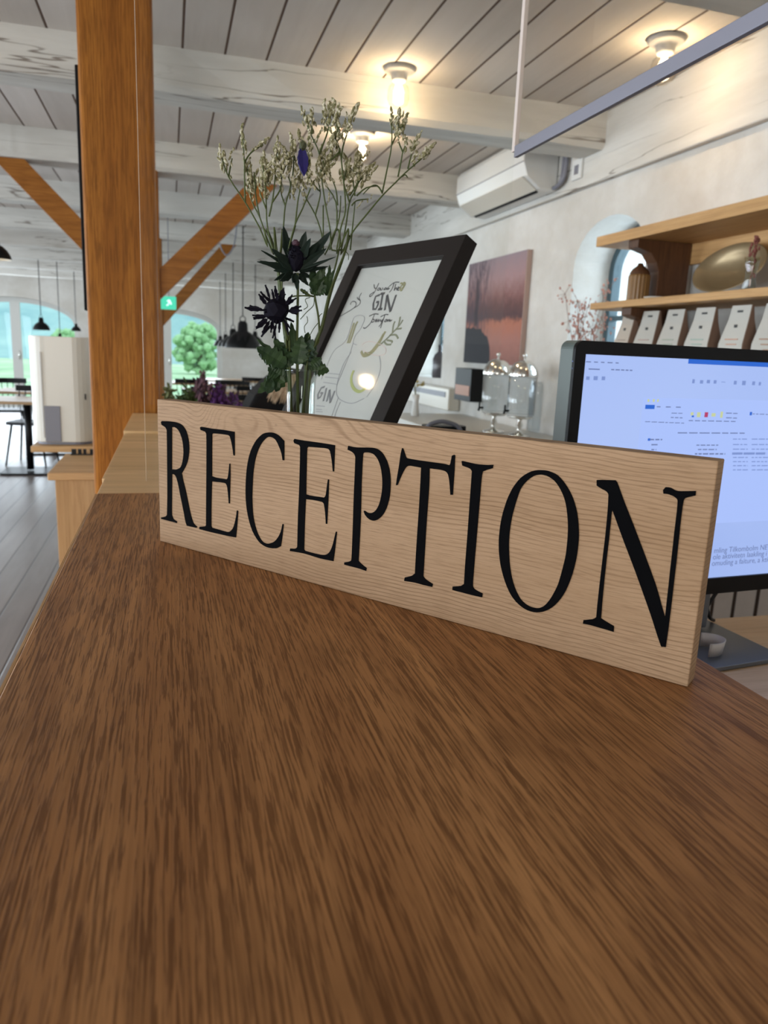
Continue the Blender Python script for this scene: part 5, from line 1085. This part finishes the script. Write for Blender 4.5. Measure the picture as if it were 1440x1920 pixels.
# lower leaves round the vase mouth
lf = thing('leaf_collar', 'dark green toothed leaves spreading round the vase mouth', 'leaves', (VX, VY, CZ))
bm = B()
for a, b, w in (((560, 1730), (215, 1500), .020), ((550, 1740), (220, 1610), .014), ((600, 1720), (415, 1400), .015), ((600, 1760), (200, 1420), .008), ((880, 1745), (1090, 1810), .017), ((880, 1740), (1000, 1640), .010), ((640, 1700), (610, 1330), .013), ((700, 1720), (760, 1370), .016), ((760, 1720), (850, 1330), .018), ((720, 1700), (900, 1420), .018), ((800, 1730), (930, 1480), .015),
                ((660, 1700), (560, 1250), .010), ((690, 1650), (640, 1200), .010), ((640, 1740), (480, 1480), .012), ((760, 1700), (720, 1500), .018), ((600, 1790), (340, 1770), .014), ((600, 1740), (330, 1560), .012), ((840, 1760), (1050, 1740), .009), ((480, 1850), (345, 1760), .016)):
    from_to(bm, a, b, w, rndB.uniform(-.022, .008), rndB.uniform(-.12, .15), 10, .5)
for a, b, w in (((560, 1780), (420, 2050), .018), ((540, 1760), (330, 2080), .016), ((500, 1800), (300, 1990), .013), ((440, 1880), (220, 2080), .012)):
    from_to(bm, a, b, w, .012, .1, 8, .5)
obj('leaf_blades', bm, M['leaf'], lf)
bm = B(); tube(smooth_path([Vector((.001, .004, .016)), c8(700, 1760, 0)-off, c8(700, 1650, 0)-off, c8(690, 1560, 0)-off], 3), .0016, bm, 6)
for x0, x1 in ((640, 600), (760, 820), (820, 870), (560, 600)): tube([Vector((0, 0, .02)), c8(x1, 1780, 0)-off, c8(x0, 1600, 0)-off], .0013, bm, 6)
obj('stalk', bm, M['stem'], lf, smooth=True)
# dark blue petal
pt = thing('cornflower', 'single deep blue-violet drooping petal among the upper florets', 'flower', (VX, VY, CZ))
bm = B(); P_ = c7(558, 262, -.016)-off; Q_ = c7(566, 438, -.016)-off
blade(bm, P_, Q_-P_, (Q_-P_).length, .0125, .06, 9, Vector((.2, -1, 0)), .12, .0012); obj('petal', bm, mat('deep_violet_petal', (.012, .006, .10), .5), pt)
obj('calyx', ball(c7(560, 248, -.016)-off, .0045, None, 1, (1, 1, 1.3), .15), M['twig'], pt)
tube_ = tube(smooth_path([c7(560, 250, -.015)-off, c7(590, 420, -.012)-off, c7(640, 500, -.008)-off, c7(668, 530, 0)-off], 4), .0009)
obj('stalk', tube_, M['twig'], pt)

# ================================================================== PENDANT LAMPS
M['shade_in'] = mat('pale_shade_inside', (.6, .56, .48), .5)
def pendant(x, y, zb, r, label, glow=2):
    p = thing('pendant_lamp', label, 'pendant lamp', (x, y, zb), group='black pendant lamps in the dining hall')
    obj('shade', lathe([(r, 0), (r*1.0, r*.05), (r*.93, r*.30), (r*.74, r*.62), (r*.50, r*.84), (r*.30, r*.95), (r*.27, r*1.35), (r*.18, r*1.5), (0, r*1.52)], 28, cap=False), M['black'], p, smooth=True)
    obj('shade_lining', lathe([(r*.985, r*.004), (r*.91, r*.30), (r*.72, r*.60), (r*.46, r*.82), (0, r*.85)], 28, cap=False), M['shade_in'], p, smooth=True)
    b = obj('bulb', ball((0, 0, r*.38), r*.20, None, 2), mat_bulb, p, smooth=True)
    obj('hanging_loop', tube([(r*.16*math.cos(a), 0, r*1.62+r*.16*math.sin(a)) for a in [i*.5236 for i in range(13)]], r*.03, n=5), M['black'], p)
    obj('cord', tube([(0, 0, r*1.75), (0, 0, ZC-zb-.002)], .006, n=5), M['black'], p)
    return p
mat_bulb = mat('warm_pendant_bulb', (1, .9, .7), .5, emit=(1, .82, .5), es=6)
def pend_px(px, py, Y, r, label):
    q = atY(px, py, Y); return pendant(q.x, Y, q.z, r, label)
pend_px(455, 653, 8.2, .185, 'large black bell pendant lamp nearest the blonde fur, centre of its cluster')
pend_px(437, 651, 10.4, .16, 'black pendant lamp half behind the left side of the large bell pendant')
pend_px(423, 650, 12.6, .13, 'small far black pendant lamp left of the large bell pendant')
pend_px(413, 649, 14.4, .125, 'smallest black pendant lamp, farthest left in the central cluster')
pend_px(478, 645, 11.4, .12, 'black pendant lamp peeking out right of the large bell pendant')
pend_px(78, 619, 11.6, .115, 'black pendant lamp hanging in front of the left arched door')
pend_px(-8, 486, 5.0, .085, 'black pendant lamp cut off by the left edge of the photo')
pend_px(143, 621, 13.2, .08, 'black pendant lamp just showing above the cream appliance')
pend_px(113, 640, 12.4, .08, 'black pendant lamp hidden down to its cord behind the cream appliance')
# loose swag of cable under the beam
tag(obj('cable', tube(smooth_path([Vector((atY(408, 440, 7.5).x, 7.5, ZC-.001)), atY(408, 440, 7.5), atY(416, 468, 7.5), atY(426, 478, 7.5), atY(438, 462, 7.5), atY(443, 430, 7.5), Vector((atY(443, 430, 7.5).x, 7.5, ZC-.001))], 5), .007), M['greyplastic'], smooth=True), 'loose grey cable drooping between the beams above the pendants', 'cable')

# ================================================================== EXIT SIGN
e0 = atY(317, 564, 7.6)
ex = thing('exit_sign', 'small glowing green exit sign beside the oak braces', 'exit sign', (e0.x, 7.6, e0.z-.05))
obj('sign_panel', box(-.075, .065, -.008, .008, -.03, .09), mat('exit_green', (.02, .3, .2), .4, emit=(.08, .75, .48), es=.5), ex, bevel=.002)
bm = B(); prism([[(-.02, -.01), (-.004, .0), (.0, .018), (.016, .004), (.026, .012), (.018, .03), (.008, .05), (-.006, .052), (-.022, .036), (-.012, .03), (-.006, .034), (-.010, .014), (-.026, .0)]], .001, Matrix(((1, 0, 0, 0), (0, 0, -1, -.0082), (0, 1, 0, .01), (0, 0, 0, 1))), bm)
obj('running_figure', bm, mat('exit_white', (.8, 1, .9), .5, emit=(.6, 1, .85), es=.6), ex)
obj('housing', box(-.13, -.078, -.02, .02, -.04, .12), M['white'], ex, bevel=.003)
obj('ceiling_rod', tube([(0, 0, .09), (0, 0, ZC-ex.location.z-.001)], .005), M['greyplastic'], ex)

# ================================================================== DINING FURNITURE
def chair(label, loc, rz, group='dark dining chairs in the hall', mt=None):
    c = thing('dining_chair', label, 'chair', loc, rz, group); mt = mt or M['black']
    obj('seat', prism([rrect(-.21, .21, -.2, .21, .07)], .03, Matrix.Translation((0, 0, .44))), mt, c, bevel=.006)
    for sx in (-1, 1):
        for sy in (-1, 1):
            obj('leg', tube([(sx*.15, sy*.14, .439), (sx*.21, sy*.2, 0)], [.014, .010], n=8), mt, c, smooth=True)
    bm = B()
    for k in range(-3, 4): tube([(k*.055, .17, .4705), (k*.068, .252, .79)], .006, bm, 6)
    obj('spindles', bm, mt, c)
    bm = B(); pts = [Vector((k*.075, .262-.010*abs(k)**1.4, .80)) for k in range(-3, 4)]
    R_ = []
    for p in pts: R_.append([bm.verts.new(p+Vector((0, dy, dz))) for dy, dz in ((-.011, -.02), (.011, -.02), (.016, .045), (-.006, .045))])
    for a, b in zip(R_, R_[1:]):
        for k in range(4): bm.faces.new((a[k], b[k], b[(k+1) % 4], a[(k+1) % 4]))
    bm.faces.new(R_[0]); bm.faces.new(R_[-1][::-1]); bmesh.ops.recalc_face_normals(bm, faces=bm.faces)
    obj('top_rail', bm, mt, c, bevel=.004)
    return c
def table(x, y, w, d, label, mt):
    t_ = thing('dining_table', label, 'table', (x, y, 0), group='pedestal tables in the hall')
    obj('tabletop', box(-w/2, w/2, -d/2, d/2, .725, .755), mt, t_, bevel=.004)
    obj('column', tube([(0, 0, .03), (0, 0, .724)], .035, n=14), M['black'], t_, smooth=True)
    obj('base', prism([rrect(-.26, .26, -.22, .22, .04)], .02, Matrix.Translation((0, 0, .0))), M['black'], t_, bevel=.005)
    return t_
q = atZ(45, 838, 0)
qa = atY(42, 735, 8.3)
table(qa.x+.02, 8.4, 1.15, .75, 'dining table with a black pedestal left of the cream appliance, nearest of the left tables', M['table'])
qb = atY(74, 735, 9.3)
table(qb.x+.05, 9.85, 1.15, .75, 'dining table just behind the nearest left table', M['table'])
c0_ = chair('dark spindle chair at the far left tables, back towards the arched door', (qa.x-.62, 8.95, 0), .15)
def ch(x, y, rz, label): return dup(c0_, (x, y, 0), rz, label)
ch(qa.x-.05, 8.98, -.2, 'dark spindle chair behind the nearest left table, seen above its top')
ch(qa.x-.75, 7.8, 2.9, 'dark chair cut off by the left edge, in front of the nearest left table')
ch(qb.x+.85, 9.6, -1.5, 'dark chair at the right end of the left tables beside the cream appliance')
ch(qb.x+.10, 10.45, .1, 'dark chair on the far side of the second left table')
ch(qb.x-.55, 10.5, .2, 'dark chair farthest back by the left arched door')
M['greychair'] = mat('grey_violet_paint', (.15, .13, .15), .5)
t1 = atY(430, 716, 11.0); table(t1.x, 10.9, 1.3, .8, 'tan topped table below the small far pendants', M['table'])
t2 = atY(475, 722, 9.6); table(t2.x+.12, 9.5, 1.0, .75, 'tan topped table under the large bell pendant', M['table'])
t3 = atY(395, 722, 12.6); table(t3.x, 12.9, 1.2, .8, 'table in front of the right-hand arched door', M['table'])
t4 = atY(500, 722, 13.2); table(t4.x-.45, 14.3, 1.2, .8, 'farthest table right of the pendant cluster', M['table'])
for x, y, rz, lb in ((t1.x-1.0, 11.1, 1.4, 'dark chair left of the tan table below the small pendants'), (t1.x+.15, 11.6, 0, 'dark chair beyond the tan table below the small pendants'),
                     (t2.x+.1, 10.2, .1, 'dark chair with its wide top rail showing right of the pendants, behind the tan table'), (t2.x+.75, 9.6, -1.5, 'dark chair at the right end of the tan table under the large pendant'),
                     (t3.x-.35, 12.25, 3.2, 'dark chair before the right-hand arched door, left one'), (t3.x+.3, 12.3, 3.0, 'dark chair before the right-hand arched door, right one'),
                     (t2.x-.2, 8.8, 3.3, 'dark chair on the near side of the tan table under the large pendant'), (t4.x-.15, 13.6, 3.0, 'dark chair at the farthest table on the right'),
                     (t1.x-.35, 10.25, 3.2, 'dark chair on the near side of the tan table below the small pendants')):
    ch(x, y, rz, lb)
# glasses and bottles on the near tan table
M['drinkglass'] = glass_sheet('drinking_glass', (.9, .93, .95), 1.5, 2)
for i, (dx, dy, hh) in enumerate(((-.15, -.2, .15), (.1, .05, .13), (.3, -.1, .17))):
    tag(obj('drinking_glass', lathe([(0, .0), (.03, 0), (.036, hh), (.033, hh), (.027, .006), (0, .006)], 16, M=Matrix.Translation((t2.x+.12+dx, 9.5+dy, .7555)), cap=False), M['drinkglass'], smooth=True),
        ('clear glass at the left end of the tan table under the large pendant', 'short clear glass in the middle of the tan table under the large pendant', 'tallest clear glass at the right of the tan table under the large pendant')[i], 'glass', group='glasses on the tan table')

# chair back with a sheepskin just beyond the ledge
kx = atY(520, 760, 2.75)
fc = thing('lounge_chair', 'black round-backed chair draped with tan fur behind the vase', 'chair', (0, 0, 0))
def shell(nm, pts, Y0, Y1, mt, par, furry=0):
    # outline given in photo pixels on the plane Y0, extruded to real depth Y1
    l = [atY(x, y, Y0) for x, y in pts]
    b_ = prism([[(p.x, p.z) for p in l]], Y1-Y0, Matrix(((1, 0, 0, 0), (0, 0, 1, Y0), (0, 1, 0, 0), (0, 0, 0, 1))))
    return obj(nm, b_, mt, par, bevel=.02, seg=3)
so = [(462, 800), (466, 765), (478, 742), (498, 722), (522, 703), (545, 690), (568, 694), (590, 705), (603, 730), (608, 800)]
shell('backrest', so, 2.75, 3.0, M['blackmatte'], fc)
m = mat('tan_sheepskin', (.55, .4, .27), .95, spec=.1); t = NT(m)
t.base(t.ramp(t.noise(t.coord((60, 20, 8)), 1, 4, .6), [(.3, (.36, .23, .14)), (.7, (.80, .64, .47))])); M['fur'] = m
bm = B(); rndF = random.Random(9)
topc = atY(556, 698, 2.72); 
for k in range(420):
    f = rndF.random(); g = rndF.random()
    px = 552+rndF.uniform(-22, 22)*(.4+f) - 16*f; py = 702+f*34
    p = atY(px, py, 2.735-rndF.random()*.02); e = atY(px-6*(1-g)-4, py+rndF.uniform(12, 24), 2.72-rndF.random()*.02)
    tube([p, (p+e)/2+Vector((0, -.006, 0)), e], [.0035, .003, .0006], bm, 4)
tag(obj('sheepskin', bm, M['fur']), 'tan fluffy sheepskin hanging over the black round chair back', 'sheepskin')['kind'] = 'stuff'
c = kx
obj('seat', box(c.x-.25, c.x+.30, 2.57, 3.05, .42, .50), M['blackmatte'], fc, bevel=.03)
for sx in (-.2, .25):
    for yy in (2.6, 3.0): obj('leg', tube([(c.x+sx, yy, .419), (c.x+sx*1.1, yy, 0)], .014), M['blackmatte'], fc)
obj('backrest_support', box(c.x-.10, c.x+.15, 2.80, 2.95, .50, atY(500, 800, 2.8).z+.02), M['blackmatte'], fc)

# flower boxes beyond the ledge: green and purple planting
pl = atY(390, 760, 3.5)
px_ = thing('planter_box', 'long planter holding green and purple plants behind the sign', 'planter', (0, 0, 0))
pz = atY(300, 758, 3.5).z-.11
obj('planter_trough', box(-.05, .52, 3.40, 3.60, pz-.16, pz), M['darkwood'], px_, bevel=.004)
for x in (-.02, .49): obj('leg', box(x-.02, x+.02, 3.44, 3.56, 0, pz-.1605), M['darkwood'], px_)
obj('soil', box(-.04, .51, 3.41, 3.59, pz+.0005, pz+.004), mat('dark_soil', (.02, .014, .01), .95), px_)
def plant(name, label, px0, px1, ytop, mats, n, seed, spike=0, grp=None):
    r = random.Random(seed); a = atY(px0, 740, 3.5); b = atY(px1, 740, 3.5); tz = atY((px0+px1)/2, ytop, 3.5).z
    cx = (a.x+b.x)/2; w = (b.x-a.x)/2; o = thing(name, label, 'plant', (cx, 3.5, pz+.0045), group=grp); H = tz-pz
    bs, bl_, bf = B(), B(), B()
    for k in range(n):
        x = r.uniform(-w, w)*.75; hh = H*r.uniform(.55, 1.0)*(1-.35*abs(x)/max(w, .001)); e = Vector((x*1.15, r.uniform(-.07, .07), hh))
        tube([Vector((x*.3, e.y*.3, 0)), Vector((x*.8, e.y*.7, hh*.5)), e], .0018, bs, 4)
        for q in range(5):
            f = r.uniform(.35, 1); p = Vector((x*.3, e.y*.3, 0)).lerp(e, f)
            blade(bl_, p, Vector((r.uniform(-1, 1), r.uniform(-1, 1), r.uniform(-.1, .9))), r.uniform(.022, .042), r.uniform(.010, .018), .2, 4, None, .2, .0004, r)
        if spike:
            for q in range(12): ball(e-Vector((r.uniform(-.008, .008), r.uniform(-.008, .008), q*.006)), r.uniform(.004, .0075), bf, 1, (1, 1, 1.3))
    obj('stems', bs, M['stem'], o); obj('foliage', bl_, mats[0], o)
    if spike: obj('flower_spikes', bf, mats[1], o)
    else: bf.free()
M['herb'] = mat('fresh_green_leaf', (.09, .15, .04), .6); M['herb2'] = mat('yellow_green_leaf', (.20, .22, .09), .6); M['plum'] = mat('plum_leaf', (.07, .03, .05), .6); M['purple'] = mat('purple_floret', (.12, .03, .17), .7); M['mauve'] = mat('mauve_floret', (.17, .08, .10), .8)
plant('herb_plant', 'yellow-green leafy plant touching the oak post behind the sign', 302, 330, 716, (M['herb2'],), 26, 31)
plant('herb_plant', 'fresh green leafy plant between the yellow-green one and the purple flowers', 328, 372, 716, (M['herb'],), 34, 32)
plant('flowering_plant', 'tall mauve flower spikes rising in front of the right-hand arched door', 362, 398, 690, (M['plum'], M['mauve']), 22, 33, 1)
plant('flowering_plant', 'purple flowering plant right of the mauve spikes', 388, 428, 714, (M['plum'], M['purple']), 34, 34, 1)
plant('flowering_plant', 'low purple flowering plant nearest the black chair back', 420, 452, 732, (M['plum'], M['purple']), 28, 35, 1)

# small dark rounded things peeping over the sign below the white box
dq = atY(833, 800, 1.9)
hb = thing('handset', 'black rounded handset peeping over the sign right of the poster', 'device', (dq.x, 1.9, 0))
kk = atY(838, 796, 1.9).z
obj('arched_handle', tube(smooth_path([(-.055, 0, kk-.02), (-.04, 0, kk+.0), (-.005, 0, kk+.008), (.035, 0, kk-.002), (.05, 0, kk-.02)], 5), .006, n=8), M['greyplastic'], hb, smooth=True)
obj('device_body', prism([rrect(-.05, .07, -.03, .03, .02)], .05, Matrix.Translation((0, .03, kk-.055))), M['black'], hb, bevel=.008)
obj('stand', tube([(.0, .03, 0), (0, .03, kk-.056)], .02), M['black'], hb)
